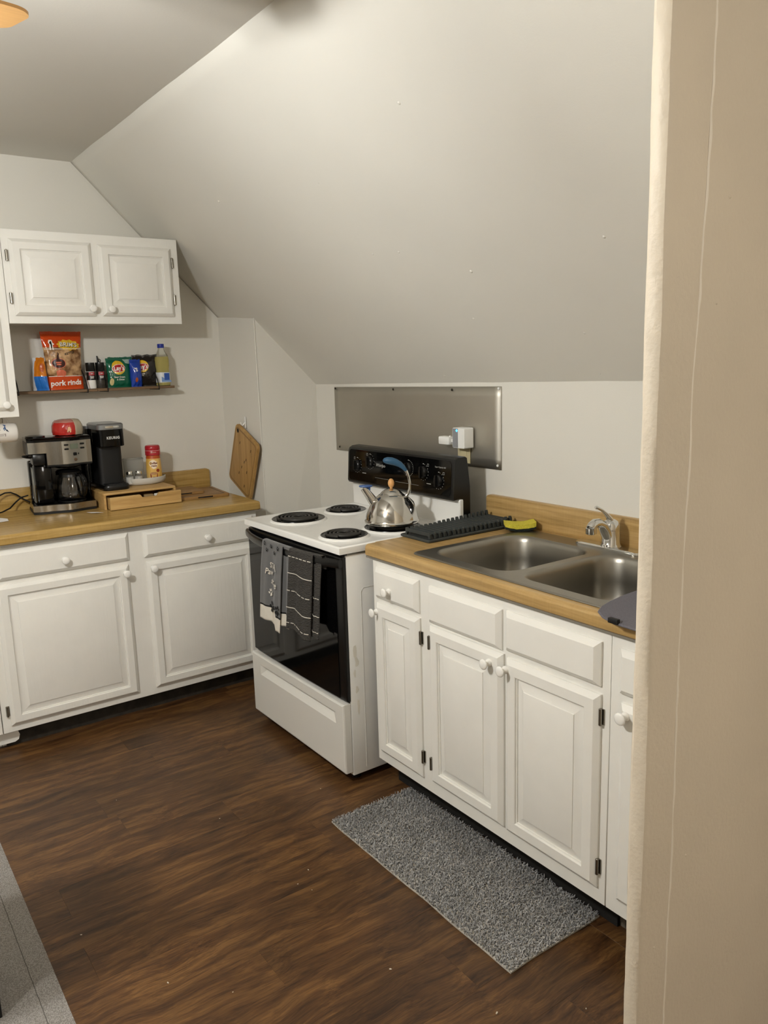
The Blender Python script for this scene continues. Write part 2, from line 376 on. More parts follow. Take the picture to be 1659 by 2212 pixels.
# partition between kitchen and the room the camera is in; worn rounded end towards the opening
ny, nz = slope_y(1.1, ZC), slope_z(1.1, 0)
def prt(x, y, z): return (x, y, min(z, slope_z(x, y)+0.004) if y > ny else z)
foot = [(1.100, -1.158), (1.0965, -1.1655), (1.090, -1.169), (1.075, -1.1685), (1.068, -1.163), (0.99, -1.045), (0.99, 0.0), (1.10, 0.0)]
loops = []
nzs = 70
for i in range(nzs+1):
    z = ZC*i/nzs; lp = []
    for j, (x, y) in enumerate(foot):
        wv = 0.0016*mnoise.noise(Vector((z*7, j*0.35, 0)))+0.0009*mnoise.noise(Vector((z*23, j*0.8, 3))) if j < 5 else 0
        lp.append((x+wv*0.6, y+wv, z))
    loops.append(lp)
zt = ZC
loops2 = [[(x, y, (z if y < ny else z*slope_z(x, y)/ZC+(0.004 if z > 2.4 else 0))) for (x, y, z) in lp] for lp in loops]
pw = struct('wall_partition', MB().loft(loops2), BEIGE, smooth=35)
OLDP = mat('old_plaster', 'e9e0d0', rough=0.6)
# ridges of old plaster tape on the partition face
def ridge(pts, r0, seed):
    mb = MB(); P = []; R = []
    for i in range(len(pts)-1):
        for q in range(24):
            t = q/24; z = pts[i][1]*(1-t)+pts[i+1][1]*t; y = pts[i][0]*(1-t)+pts[i+1][0]*t
            wv = mnoise.noise(Vector((z*9, seed, 0))); w2 = mnoise.noise(Vector((z*31, seed, 2)))
            P.append((1.0988, y+0.0025*wv+0.0012*w2, z)); R.append(r0*(1+0.5*w2+0.3*wv))
    return part('plaster_ridge', mb.tube(P, R, 6, flat=1.0), OLDP, pw)
ridge([(-1.064, 2.30), (-1.067, 2.0), (-1.074, 1.77), (-1.085, 1.5), (-1.090, 1.25), (-1.094, 1.0), (-1.090, 0.75), (-1.095, 0.4), (-1.10, 0.2)], 0.0028, 1.7)
ridge([(-1.150, 0.715), (-1.12, 0.70), (-1.092, 0.70)], 0.0009, 5.1)
mb = MB()
for (y, z, r) in [(-1.013, 1.775, .004), (-1.13, 0.56, .003), (-1.05, 0.70, .003), (-1.035, 1.62, .003)]:
    mb.lathe([(r, 0), (r*.6, .0015), (0, .002)], (1.0995, y, z), 8, ax=Matrix(((0, 0, 1), (0, 1, 0), (-1, 0, 0))))
o = part('plaster_pimple', mb, BEIGE, pw); o['kind'] = 'stuff'

# ================================================================== CABINETS
def axes_sink(x0, z0, y):       # u -> +x, v -> z, w (out) -> -y
    return lambda u, v, w: (x0+u, y-w, z0+v)
def axes_left(y0, z0, x):       # u -> +y, v -> z, w (out) -> +x
    return lambda u, v, w: (x+w, y0+u, z0+v)
def rect_loops(W, H, prof, A):
    return [[A(i, i, h), A(W-i, i, h), A(W-i, H-i, h), A(i, H-i, h)] for i, h in prof]
def slab_front(name, W, H, A, parent, T=0.019, bev=0.013):
    prof = [(0.0, 0.0), (0.0, 0.006), (0.0015, 0.0075), (bev, T-0.001), (bev+0.002, T)]
    return part(name, MB().loft(rect_loops(W, H, prof, A)), CAB, parent, smooth=20)
def panel_door(W, H, A, parent, T=0.019, fw=0.045):
    prof = [(0.0, 0.0), (0.0, 0.007), (0.0015, 0.0085), (0.0125, T-0.001), (0.0145, T), (fw-0.002, T), (fw, T-0.002), (fw+0.0005, T-0.0055), (fw+0.004, T-0.006), (fw+0.0045, T-0.010)]
    d = part('door', MB().loft(rect_loops(W, H, prof, A), cap1=False), CAB, parent, smooth=20)
    i0 = fw+0.0042
    pr = [(i0, 0.004), (i0, T-0.010), (i0+0.003, T-0.0095), (i0+0.028, T-0.0025), (i0+0.0285, T-0.0005), (i0+0.030, T)]
    part('raised_panel', MB().loft(rect_loops(W, H, pr, A)), CAB, d, smooth=20)
    return d
KN = None
def knob(parent, at, out):      # out: 'sink' (-y) or 'left' (+x)
    global KN
    rot = (PI/2, 0, 0) if out == 'sink' else (0, PI/2, 0)
    if KN is None:
        prof = [(0.0118, 0), (0.0115, 0.005), (0.0095, 0.009), (0.0072, 0.012), (0.0070, 0.016), (0.0105, 0.0195), (0.0150, 0.0215), (0.0163, 0.0235), (0.0155, 0.0258), (0.0115, 0.0278), (0.005, 0.0287), (0, 0.029)]
        me_o = part('knob', MB().lathe(prof, seg=22), KNOBM, None, smooth=60); KN = me_o.data; bpy.data.objects.remove(me_o)
    o = bpy.data.objects.new('knob', KN); COL.objects.link(o); o.parent = parent
    o.location = WM[parent].inverted() @ Vector(at); o.rotation_euler = rot
    return o
def hinge(parent, A, u, v, painted=False):
    mb = MB()
    def bx(u0, u1, v0, v1, w0, w1):
        vs = [A(a, b, c) for c in (w0, w1) for b in (v0, v1) for a in (u0, u1)]
        mb.add(vs, [(0, 2, 3, 1), (4, 5, 7, 6), (0, 1, 5, 4), (2, 6, 7, 3), (0, 4, 6, 2), (1, 3, 7, 5)])
    bx(u-0.004, u+0.009, v-0.021, v+0.021, 0.0, 0.0035)
    # barrel
    loops = []
    for q in (-0.024, -0.022, 0.022, 0.024):
        r = 0.0025 if abs(q) > 0.023 else 0.0048
        loops.append([A(u+0.001+r*math.cos(2*PI*k/10), v+q, 0.008+r*math.sin(2*PI*k/10)) for k in range(10)])
    mb.loft(loops)
    o = part('hinge', mb, CAB if painted else HINGEM, parent)
    o['label'] = 'hinge painted over in white' if painted else 'bare metal hinge'
    return o

# --- base cabinet under the sink
YF = -0.628
def base_sink(name, label, x0, x1, loc):
    t = thing(name, label, 'cabinet', loc)
    mb = MB().box(x0, x1, YF, YF+0.02, 0.108, 0.8665, bev=0.0015, seg=1)
    part('face_frame', mb, CAB, t)
    mb = MB().box(x0, x0+0.016, YF+0.02, -0.01, 0.108, 0.873).box(x1-0.016, x1, YF+0.02, -0.01, 0.108, 0.873).box(x0, x0+.016, -0.54, -0.01, 0, .108).box(x1-.016, x1, -0.54, -0.01, 0, .108).box(x0+.016, x1-.016, YF+0.02, -0.01, 0.108, 0.124).box(x0+.016, x1-.016, -0.02, -0.01, 0.124, 0.873)
    part('carcass', mb, CABIN, t)
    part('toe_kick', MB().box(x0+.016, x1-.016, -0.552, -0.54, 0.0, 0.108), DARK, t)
    return t
sc = base_sink('base_cabinet', 'white base cabinet under the sink with two drawer fronts, a drawer and three doors', -0.440, 0.6005, (0.08, -0.32, 0))
YD = YF
def sd(x0, x1, z0, z1, kind):
    A = axes_sink(x0, z0, YD)
    return (slab_front(kind, x1-x0, z1-z0, A, sc) if kind != 'door' else panel_door(x1-x0, z1-z0, A, sc)), A
d, A = sd(-0.414, -0.170, 0.733, 0.845, 'drawer'); knob(d, (-0.3207, YD-0.019, 0.7747), 'sink')
d, A = sd(-0.411, -0.167, 0.150, 0.716, 'door'); knob(d, (-0.401, YD-0.016, 0.684), 'sink')
hinge(d, axes_sink(0, 0, YD), -0.166, 0.650); hinge(d, axes_sink(0, 0, YD), -0.166, 0.226)
sd(-0.117, 0.217, 0.717, 0.839, 'drawer_front')
sd(0.235, 0.575, 0.722, 0.841, 'drawer_front')
d, A = sd(-0.114, 0.225, 0.158, 0.707, 'door'); knob(d, (0.177, YD-0.019, 0.670), 'sink')
hinge(d, axes_sink(0, 0, YD), -0.122, 0.646); hinge(d, axes_sink(0, 0, YD), -0.122, 0.219)
d, A = sd(0.238, 0.577, 0.155, 0.700, 'door'); knob(d, (0.2457, YD-0.019, 0.6686), 'sink')
hinge(d, axes_sink(0, 0, YD), 0.577, 0.641); hinge(d, axes_sink(0, 0, YD), 0.577, 0.217)
sc = base_sink('base_cabinet', 'white base cabinet at the right end, half hidden by the beige wall', 0.602, 0.985, (0.79, -0.32, 0))
d, A = sd(0.634, 0.955, 0.725, 0.841, 'drawer')
d, A = sd(0.640, 0.955, 0.158, 0.702, 'door'); knob(d, (0.6644, YD-0.019, 0.677), 'sink')

# --- base cabinet on the left wall
XF = -1.61
def base_left(label, y0, y1, loc):
    t = thing('base_cabinet', label, 'cabinet', loc)
    part('face_frame', MB().box(XF-0.02, XF, y0, y1, 0.083, 0.8665, bev=0.0015, seg=1), CAB, t)
    mb = MB().box(XL+.005, XF-0.02, y0, y0+0.016, .083, 0.873).box(XL+.005, XF-0.02, y1-0.016, y1, .083, 0.873).box(XL+.005, XF-.075, y0, y0+.016, 0, .083).box(XL+.005, XF-.075, y1-.016, y1, 0, .083).box(XL+.005, XF-.02, y0+.016, y1-.016, .083, .099).box(XL+.005, XL+.015, y0+.016, y1-.016, .099, .873)
    part('carcass', mb, CAB, t)
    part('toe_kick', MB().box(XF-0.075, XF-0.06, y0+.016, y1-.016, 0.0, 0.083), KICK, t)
    return t
lc = base_left('white base cabinet with two drawers over two doors below the coffee makers', -1.700, -0.500, (-1.9, -1.1, 0))
def ld(y0, y1, z0, z1, kind, par=None):
    A = axes_left(y0, z0, XF)
    p = par or lc
    return slab_front(kind, y1-y0, z1-z0, A, p) if kind != 'door' else panel_door(y1-y0, z1-z0, A, p, fw=0.043)
d = ld(-1.655, -1.123, 0.728, 0.849, 'drawer'); knob(d, (XF+0.019, -1.3946, 0.7778), 'left')
d = ld(-1.057, -0.525, 0.728, 0.846, 'drawer'); knob(d, (XF+0.019, -0.7638, 0.7791), 'left')
d = ld(-1.668, -1.131, 0.113, 0.709, 'door'); knob(d, (XF+0.019, -1.1482, 0.6758), 'left'); hinge(d, axes_left(0, 0, XF), -1.678, 0.178)
d = ld(-1.051, -0.525, 0.117, 0.708, 'door'); knob(d, (XF+0.019, -1.026, 0.6773), 'left')
lc2 = base_left('white base cabinet cut off by the left edge of the photo', -2.30, -1.702, (-1.9, -2.0, 0))
ld(-2.26, -1.74, 0.728, 0.849, 'drawer', lc2); ld(-2.26, -1.74, 0.113, 0.709, 'door', lc2)
# white plinth end with a rounded corner
pl = [(-2.2, 0.022), (-1.655, 0.022), (-1.640, 0.030), (-1.634, 0.050), (-1.640, 0.068), (-1.655, 0.078), (-1.70, 0.081), (-2.2, 0.081)]
part('plinth_board', MB().prism(pl, lambda p, q, t: (t, p, q), XF-0.05, XF-0.038), CAB, lc2, smooth=20)

# --- wall cabinets
XU = -1.90
def wall_cab(label, y0, y1, z0, z1, loc):
    t = thing('wall_cabinet', label, 'cabinet', loc)
    part('face_frame', MB().box(XU-0.019, XU, y0, y1, z0, z1, bev=0.0015, seg=1), CAB, t)
    part('carcass', MB().box(XL+0.002, XU-0.019, y0+0.004, y1-0.012, z0+0.008, z1-.003), CAB, t)
    return t
wc = wall_cab('white wall cabinet with two square raised-panel doors above the snack shelf', -1.445, -0.684, 1.754, 2.138, (-2.06, -1.06, 1.754))
def wd(y0, y1, z0, z1, t):
    return panel_door(y1-y0, z1-z0, axes_left(y0, z0, XU), t, fw=0.043)
d = wd(-1.419, -1.084, 1.786, 2.100, wc); knob(d, (XU+0.019, -1.1035, 1.818), 'left')
hinge(d, axes_left(0, 0, XU), -1.430, 2.031); hinge(d, axes_left(0, 0, XU), -1.430, 1.858)
d = wd(-1.054, -0.720, 1.788, 2.096, wc); knob(d, (XU+0.019, -1.0203, 1.816), 'left')
hinge(d, axes_left(0, 0, XU), -0.716, 2.031); hinge(d, axes_left(0, 0, XU), -0.716, 1.864)
wc2 = wall_cab('taller white wall cabinet cut off at the left edge, mug hanging below', -2.10, -1.4465, 1.362, 2.138, (-2.06, -1.77, 1.362))
d = wd(-1.78, -1.482, 1.392, 2.10, wc2); knob(d, (XU+0.019, -1.4987, 1.416), 'left')
d = wd(-2.08, -1.80, 1.392, 2.10, wc2)

# ================================================================== COUNTERTOPS
def nose(out, top=0.916, bot=0.874, r=0.014):   # profile (w outwards, z) of a rolled front edge, from bottom back to top
    pr = [(out-0.03, bot), (out-0.004, bot), (out, bot+0.004), (out, top-r)]
    for k in range(1, 7):
        a = PI/2*k/6; pr.append((out-r+r*math.cos(a), top-r+r*math.sin(a)))
    return pr
STRIP = mat('edge_shade_grey', '7a756a', rough=0.8)  # grey for a strip under the counter edges; its tone paints the shadow gap
ct = thing('countertop', 'wood-look laminate countertop around the steel sink', 'countertop', (0.25, -0.3, 0.874))
xa, xb = -0.478, 0.985
mb = MB()
pr = [(y, z) for y, z in nose(0.637)]
mb.prism([(-w_, z) for w_, z in pr]+[(-0.588, 0.916), (-0.588, 0.874)], lambda p, q, t: (t, p, q), xa+0.008, xb)
# left end cap: eased corner
mb.prism([(-w_*0.994, 0.874+(z-0.874)*0.94) for w_, z in pr]+[(-0.588, 0.913), (-0.588, 0.8745)], lambda p, q, t: (t, p, q), xa, xa+0.0079)
mb.box(xa, -0.236, -0.588, -0.021, 0.876, 0.9158).box(0.574, xb, -0.588, -0.021, 0.876, 0.9158).box(-0.236, 0.574, -0.064, -0.021, 0.876, 0.9158)
part('slab', mb, LAMX, ct, smooth=35)
part('edge_shade_strip', MB().box(xa+0.004, xb, -0.6335, -0.6085, 0.867, 0.8737), STRIP, ct)
bs = rrect(-0.513, 0.985, 0.88, 1.018, 0.022, 5)
bsl = [(p, q) for p, q in bs]
mb = MB()
lo = []
for y_, ins in ((-0.001, 0.0), (-0.015, 0.0), (-0.0195, 0.0025), (-0.021, 0.006)):
    lo.append([(max(-0.513+ins, min(p, 0.985)) if True else p, y_, min(q, 1.018-ins)) for p, q in bs])
mb.loft(lo)
part('backsplash', mb, LAMX, ct, smooth=35)
ctl = thing('countertop', 'wood-look laminate countertop along the left wall under the coffee makers', 'countertop', (-1.9, -1.2, 0.874))
mb = MB()
pr = nose(0.635, 0.914, 0.874)
mb.prism([(XL+w_, z) for w_, z in pr]+[(XL+0.5, 0.914), (XL+0.5, 0.874)], lambda p, q, t: (p, t, q), -2.30, -0.493)
mb.prism([(XL+w_*0.994, 0.874+(z-0.874)*0.94) for w_, z in pr]+[(XL+0.5, 0.911), (XL+0.5, 0.8745)], lambda p, q, t: (p, t, q), -0.4929, -0.485)
mb.box(XL+0.001, XL+0.5, -2.30, -0.487, 0.876, 0.9138)
part('slab', mb, LAMY, ctl, smooth=35)
part('edge_shade_strip', MB().box(XL+0.6085, XL+0.6325, -2.30, -0.489, 0.867, 0.8737), STRIP, ctl)
bs = rrect(-2.30, -0.470, 0.88, 1.016, 0.020, 5)
mb = MB(); lo = []
for x_, ins in ((0.001, 0.0), (0.015, 0.0), (0.0195, 0.0025), (0.021, 0.006)):
    lo.append([(XL+x_, min(p, -0.470-ins), min(q, 1.016-ins)) for p, q in bs])
part('backsplash', mb.loft(lo), LAMY, ctl, smooth=35)
# ================================================================== CEILING FAN (the light of the room)
FX, FY = 0.075, -2.375
fan = thing('ceiling_fan', 'light-wood ceiling fan with a blade tip at the top left corner', 'ceiling fan', (FX, FY, ZC))
part('canopy', MB().lathe([(0.07, ZC), (0.07, ZC-0.02), (0.05, ZC-0.05), (0.02, ZC-0.06), (0.02, ZC-0.10)], (FX, FY, 0), 24), BRASS, fan)
part('motor_housing', MB().lathe([(0.03, 2.41), (0.10, 2.395), (0.115, 2.36), (0.115, 2.31), (0.09, 2.285), (0.05, 2.27), (0.035, 2.20), (0.045, 2.15), (0.03, 2.13), (0, 2.13)], (FX, FY, 0), 28), BRASS, fan)
for k in range(4):
    a = PI/2*k+PI/2+math.radians(10.6)
    R = Matrix.Rotation(a, 4, 'Z'); T = Matrix.Translation((FX, FY, 2.250)) @ R @ Matrix.Rotation(math.radians(5), 4, 'X')
    tipc = [(0.662-0.045+0.045*math.cos(t), sg*(0.080-0.045)+0.045*math.sin(t)) for sg, t0 in ((-1, -PI/2), (1, 0)) for t in (t0+PI/2*j/7 for j in range(8))]
    out = [(0.17, -0.05), (0.32, -0.066), (0.48, -0.078)]+tipc+[(0.48, 0.078), (0.32, 0.066), (0.17, 0.05)]
    b = part('fan_blade', MB().prism(out, lambda p, q, t: tuple(T @ Vector((p, q, t))), -0.003, 0.003), FANW, fan, smooth=30)
    part('blade_bracket', MB().prism([(0.09, -0.015), (0.20, -0.035), (0.23, 0), (0.20, 0.035), (0.09, 0.015)], lambda p, q, t: tuple(T @ Vector((p, q, t))), 0.003, 0.009), BRASS, b)
BULB = mat('bulb_glow', 'ffffff', rough=0.3)
bn = BULB.node_tree.nodes['Principled BSDF']; bn.inputs['Base Color'].default_value = (0.8, 0.8, 0.8, 1)
bn.inputs['Emission Color'].default_value = (*BULB_COL, 1); bn.inputs['Emission Strength'].default_value = BULB_W/(PI*4*PI*0.03**2)
for k in range(3):
    a = 2*PI*k/3+PI/2+0.35; dx, dy = math.cos(a), math.sin(a)
    arm = part('lamp_arm', MB().tube([(FX+dx*r, FY+dy*r, z) for r, z in ((0.02, 2.15), (0.04, 2.165), (0.06, 2.16), (0.072, 2.135))], 0.008, 8), BRASS, fan)
    part('bulb_socket', MB().lathe([(0.012, 2.14), (0.019, 2.135), (0.019, 2.106), (0.012, 2.104)], (FX+dx*.074, FY+dy*.074, 0), 14), BRASS, arm)
    part('bulb', MB().lathe([(0.0, 2.048), (0.012, 2.0505), (0.024, 2.060), (0.030, 2.077), (0.025, 2.092), (0.014, 2.104)], (FX+dx*.075, FY+dy*.075, 0), 16), BULB, arm, smooth=180)

# ================================================================== ELECTRIC RANGE
rg = thing('electric_range', 'white electric coil range with black oven door and black control panel', 'range', (-0.8765, -0.42, 0))
RX0, RX1 = -1.254, -0.499
mb = MB().box(RX0+.004, RX1-.006, -0.700, -0.115, 0.030, 0.876, bev=0.004)
part('body', mb, ENAMEL, rg)
part('side_emboss', MB().tube([(RX1-.006, -0.640, 0.05), (RX1-.006, -0.640, 0.735), (RX1-.006, -0.630, 0.747), (RX1-.006, -0.13, 0.747)], 0.0011, 6), ENAMEL, rg)
mb = MB().box(RX0+0.012, RX1-0.012, -0.7005, -0.69, 0.05, 0.884); part('front_trim', mb, BSATIN, rg)
for (x, y) in ((RX0+.05, -.66), (RX1-.05, -.66), (RX0+.05, -.17), (RX1-.05, -.17)):
    part('foot', MB().lathe([(0.018, 0), (0.018, 0.008), (0.011, 0.010), (0.011, 0.04)], (x, y, 0), 14), BMATTE, rg)
# cooktop with a raised lip
W_, D_ = RX1-RX0, 0.565
A = lambda u, v, w: (RX0+u, -0.729+v, 0.911+w)
prof = [(0.004, -0.028), (0.0, -0.026), (0.0, -0.005), (0.0015, -0.0015), (0.005, 0.0), (0.013, 0.0), (0.018, -0.0015), (0.026, -0.0045), (0.034, -0.0055)]
ck = part('cooktop', MB().loft(rect_loops(W_, D_, prof, A)), ENAMEL, rg, smooth=50)
# white riser at the back
mb = MB()
ro = rrect(RX0, RX1, 0.880, 1.0155, 0.008, 3)
mb.loft([[(p, -0.1515, q) for p, q in ro], [(p, -0.166, q) for p, q in ro], [(p+(0.004 if p < -.9 else -.004), -0.170, q-(0.004 if q > .95 else 0)) for p, q in ro]])
part('riser', mb, ENAMEL, rg, smooth=35)
# control panel
pr = [(-0.112, 0.90), (-0.150, 0.90), (-0.1505, 1.012), (-0.168, 1.0165), (-0.195, 1.012), (-0.199, 1.020), (-0.190, 1.160), (-0.184, 1.172), (-0.172, 1.178), (-0.135, 1.180), (-0.128, 1.176), (-0.113, 1.06)]
mb = MB(); cx = (RX0+RX1)/2
lo = []
cy_, cz_ = -0.155, 1.08
for x, sc_ in ((RX0+0.001, 0.93), (RX0+0.003, 0.97), (RX0+0.010, 1.0), (RX1-0.012, 1.0), (RX1-0.005, 0.992), (RX1-0.002, 0.98)):
    lo.append([(x, cy_+(y-cy_)*sc_, cz_+(z-cz_)*sc_) for y, z in pr])
part('control_box', mb.loft(lo), BSATIN, rg, smooth=30)
def PF(u, v, off=0.0):   # point on the tilted front face of the panel; u = world x, v = world z
    return (u, -0.1985+(v-1.020)*(0.0085/0.14)-off, v)
fp = rrect(RX0+0.016, RX1-0.020, 1.026, 1.164, 0.016, 5)
mb = MB().loft([[PF(p, q, -0.002) for p, q in fp], [PF(p, q, 0.0012) for p, q in fp]])
face = part('control_face', mb, BGLOSS, rg, smooth=30)
DIALW = mat('dial_print', 'b9b9b4', rough=0.5)
nrmP = Vector((0, -1, 0.0607)).normalized()
axP = Matrix(((1, 0, 0), (0, 0.0607, -1), (0, 1, 0.0607)))  # columns: x, up, out
axP = Matrix((Vector((1, 0, 0)), Vector((0, 0.0607, 1)).normalized(), nrmP)).transposed()
for i, (x, z, n) in enumerate(((-1.172, 1.095, 10), (-1.072, 1.118, 10), (-0.792, 1.114, 16), (-0.693, 1.107, 10), (-0.594, 1.082, 10))):
    c = Vector(PF(x, z, 0.0013))
    kd = part('control_knob', MB().lathe([(0.024, 0), (0.0235, 0.007), (0.021, 0.010), (0.019, 0.012), (0, 0.0125)], c, 26, ax=axP), BSATIN, rg)
    g = MB()
    pts = [(-0.0045, -0.022), (0.0045, -0.022), (0.005, 0.0), (0.0045, 0.022), (-0.0045, 0.022), (-0.005, 0)]
    g.loft([[c+axP @ Vector((p, q, 0.010)) for p, q in pts], [c+axP @ Vector((p*.8, q, 0.021)) for p, q in pts]])
    part('knob_grip', g, BSATIN, kd, smooth=30)
    ar = MB()
    for k in range(10):
        a0, a1 = PI*0.62+k*0.12, PI*0.62+k*0.12+0.125
        ar.add([PF(x+r*math.cos(a), z+r*math.sin(a), 0.0145-0.001) if False else tuple(c+axP @ Vector((r*math.cos(a), r*math.sin(a), 0.0078))) for r, a in ((0.0238, a0), (0.0238, a1), (0.0205, a1), (0.0205, a0))], [(0, 1, 2, 3)])
    dm = MB()
    for k in range(n):
        a = PI*0.42-k*(PI*1.15/(n-1))
        dm.add([PF(x+0.033*math.cos(a)+e, z+0.033*math.sin(a)+f, 0.0016) for e, f in ((-.0013, -.001), (.0013, -.001), (.0013, .001), (-.0013, .001))], [(0, 1, 2, 3)])
    dm.add([PF(x+e, z+0.034+f, 0.0016) for e, f in ((-.0035, -.0012), (.0035, -.0012), (.0035, .0012), (-.0035, .0012))], [(0, 1, 2, 3)])
    if i != 2:   # burner position icon: small square outline
        sx = -0.022 if i < 2 else 0.03
        for (e0, e1, f0, f1) in ((-.005, .005, .004, .005), (-.005, .005, -.005, -.004), (-.005, -.004, -.005, .005), (.004, .005, -.005, .005)):
            dm.add([PF(x+sx+a, z+0.031+b, 0.0016) for a, b in ((e0, f0), (e1, f0), (e1, f1), (e0, f1))], [(0, 1, 2, 3)])
    part('dial_marks', dm, DIALW, face, smooth=0, recalc=False)
mb = MB(); f = lambda u, v: PF(u, v, 0.0016)
add2d(mb, text2d('Whirlpool', 0.020, shear=0.3), f, off=(-0.985, 1.108)); o = part('lettering', mb, DIALW, face, smooth=0, recalc=False); o['kind'] = 'stuff'; mb = MB()
add2d(mb, text2d('Super Capacity 465', 0.0085), f, off=(-0.585, 1.136))
for x in (-1.115, -0.655): mb.add([f(x+a, 1.064+b) for a, b in ((-.014, -.0012), (.014, -.0012), (.014, .0012), (-.014, .0012))], [(0, 1, 2, 3)])
for x0, x1, z in ((-1.03, -0.93, 1.052), (-0.88, -0.72, 1.05)): mb.add([f(x0, z), f(x1, z), f(x1, z+.0006), f(x0, z+.0006)], [(0, 1, 2, 3)])
o = part('lettering', mb, DIALW, face, smooth=0, recalc=False); o['kind'] = 'stuff'
part('clock_display', MB().loft([[PF(p, q, 0.0005) for p, q in rrect(-0.955, -0.845, 1.078, 1.148, .004, 2)], [PF(p, q, 0.0017) for p, q in rrect(-0.955, -0.845, 1.078, 1.148, .004, 2)]]), mat('smoked_display', '07090b', rough=0.03), face)

sm = MB(); rs = random.Random(5)
for (y, z, a, b) in ((-0.676, 0.510, .008, .030), (-0.668, 0.470, .010, .020), (-0.679, 0.430, .006, .018), (-0.672, 0.365, .008, .014), (-0.668, 0.300, .007, .030)):
    q = [(y+a*math.cos(t)*(0.6+0.6*rs.random()), z+b*math.sin(t)*(0.6+0.6*rs.random())) for t in (2*PI*k/12 for k in range(12))]
    pv = poly2(q); sm.add([(RX1-.0056, p, r) for p, r in pv[0]], pv[1])
o = part('paint_smear', sm, mat('paint_smear', 'e4e0d4', rough=0.75), rg, smooth=0, recalc=False); o['kind'] = 'stuff'
# burners
def burner(cx, cy, r):
    zb = 0.9055
    p = part('drip_pan', MB().lathe([(r, zb+.0075), (r*0.995, zb+.009), (r*0.93, zb+.0085), (r*0.86, zb+.0025), (r*0.5, zb+.0012), (0, zb+.0012)], (cx, cy, 0), 36), PAN, rg, smooth=50)
    part('burner_collar', MB().lathe([(r+.010, zb+.0000), (r+.008, zb+.003), (r+.003, zb+.0055), (r-.001, zb+.0075), (r-.003, zb+.002)], (cx, cy, 0), 36, cap0=False, cap1=False), ENAMEL, p, smooth=60)
    turns = 4.6 if r > 0.105 else 3.7; n = int(turns*30); pts = []
    for i in range(n+1):
        t = i/n; rr = 0.017+(r*0.80-0.017)*t; a = t*turns*2*PI+1.0
        pts.append((cx+rr*math.cos(a), cy+rr*math.sin(a), zb+0.0125))
    part('coil', MB().tube(pts, 0.0060, 8, flat=0.75), COIL, p, smooth=60)
    s = MB()
    for k in range(3):
        a = 2*PI*k/3+.4; s.tube([(cx+0.008*math.cos(a), cy+.008*math.sin(a), zb+.0060), (cx+r*.84*math.cos(a), cy+r*.9*math.sin(a), zb+.0060)], 0.0025, 5)
    part('coil_support', s, STEEL, p)
burner(-1.085, -0.560, 0.112); burner(-1.113, -0.303, 0.090); burner(-0.676, -0.594, 0.090); burner(-0.668, -0.372, 0.112)

# oven door, bowed handle, drawer
def bow(x, k): t = (x-cx)/(0.372); return k*(1-min(1, t*t))
A = lambda u, v, w: (RX0+0.003+u, -0.700-w-bow(RX0+.003+u, 0.006), 0.326+v)
mb = MB(); Wd, Hd = W_-0.010, 0.545
def door_fn(ins, h):
    n = 12; L = []
    for i in range(n+1): L.append(A(ins+(Wd-2*ins)*i/n, ins, h))
    for i in range(n+1): L.append(A(Wd-ins-(Wd-2*ins)*i/n, Hd-ins, h))
    return L
mb.loft([door_fn(i, h) for i, h in ((0, 0), (0, 0.010), (0.002, 0.014), (0.006, 0.016))])
od = part('oven_door', mb, BSATIN, rg, smooth=35)
mb = MB()
def glass_fn(x0, x1, z0, z1, w0, w1):
    L = []
    for ww in (w0, w1):
        l = []
        for p, q in rrect(x0, x1, z0, z1, 0.012, 4): l.append((p, -0.700-ww-bow(p, 0.006), q))
        # densify top/bottom edges
        L.append(l)
    return L
def dense_rect(x0, x1, z0, z1, w, n=12):
    return [(x0+(x1-x0)*i/n, -0.700-w-bow(x0+(x1-x0)*i/n, 0.006), z0) for i in range(n+1)]+[(x1-(x1-x0)*i/n, -0.700-w-bow(x1-(x1-x0)*i/n, 0.006), z1) for i in range(n+1)]
gx0, gx1, gz0, gz1 = RX0+0.010, RX1-0.050, 0.332, 0.842
b0, b1 = dense_rect(gx0, gx1, gz0, gz1, 0.0145), dense_rect(gx0, gx1, gz0, gz1, 0.0185)
mb.loft([b0, b1], cap0=False, cap1=False)
n = 12; base = len(mb.v); mb.v += b1
for i in range(n): mb.f.append((base+i, base+i+1, base+2*n-i, base+2*n+1-i)); mb.m.append(0)
part('door_glass', mb, BGLOSS, od, smooth=35)
# inner window frame line on the glass
# handle
mb = MB(); lo = []
for i in range(33):
    t = -1+2*i/32; x = cx+t*0.370; e = 1-abs(t)**2.6
    y = -0.722-0.048*e; z = 0.850-0.004*(1-t*t); hz = 0.017+0.001*e; hy = 0.009
    lo.append([(x, y+hy*math.cos(a)*(1 if math.cos(a) > 0 else 1), z+hz*math.copysign(abs(math.sin(a))**0.6, math.sin(a))) for a in (2*PI*k/12 for k in range(12))])
part('handle', mb.loft(lo), BSATIN, od, smooth=50)
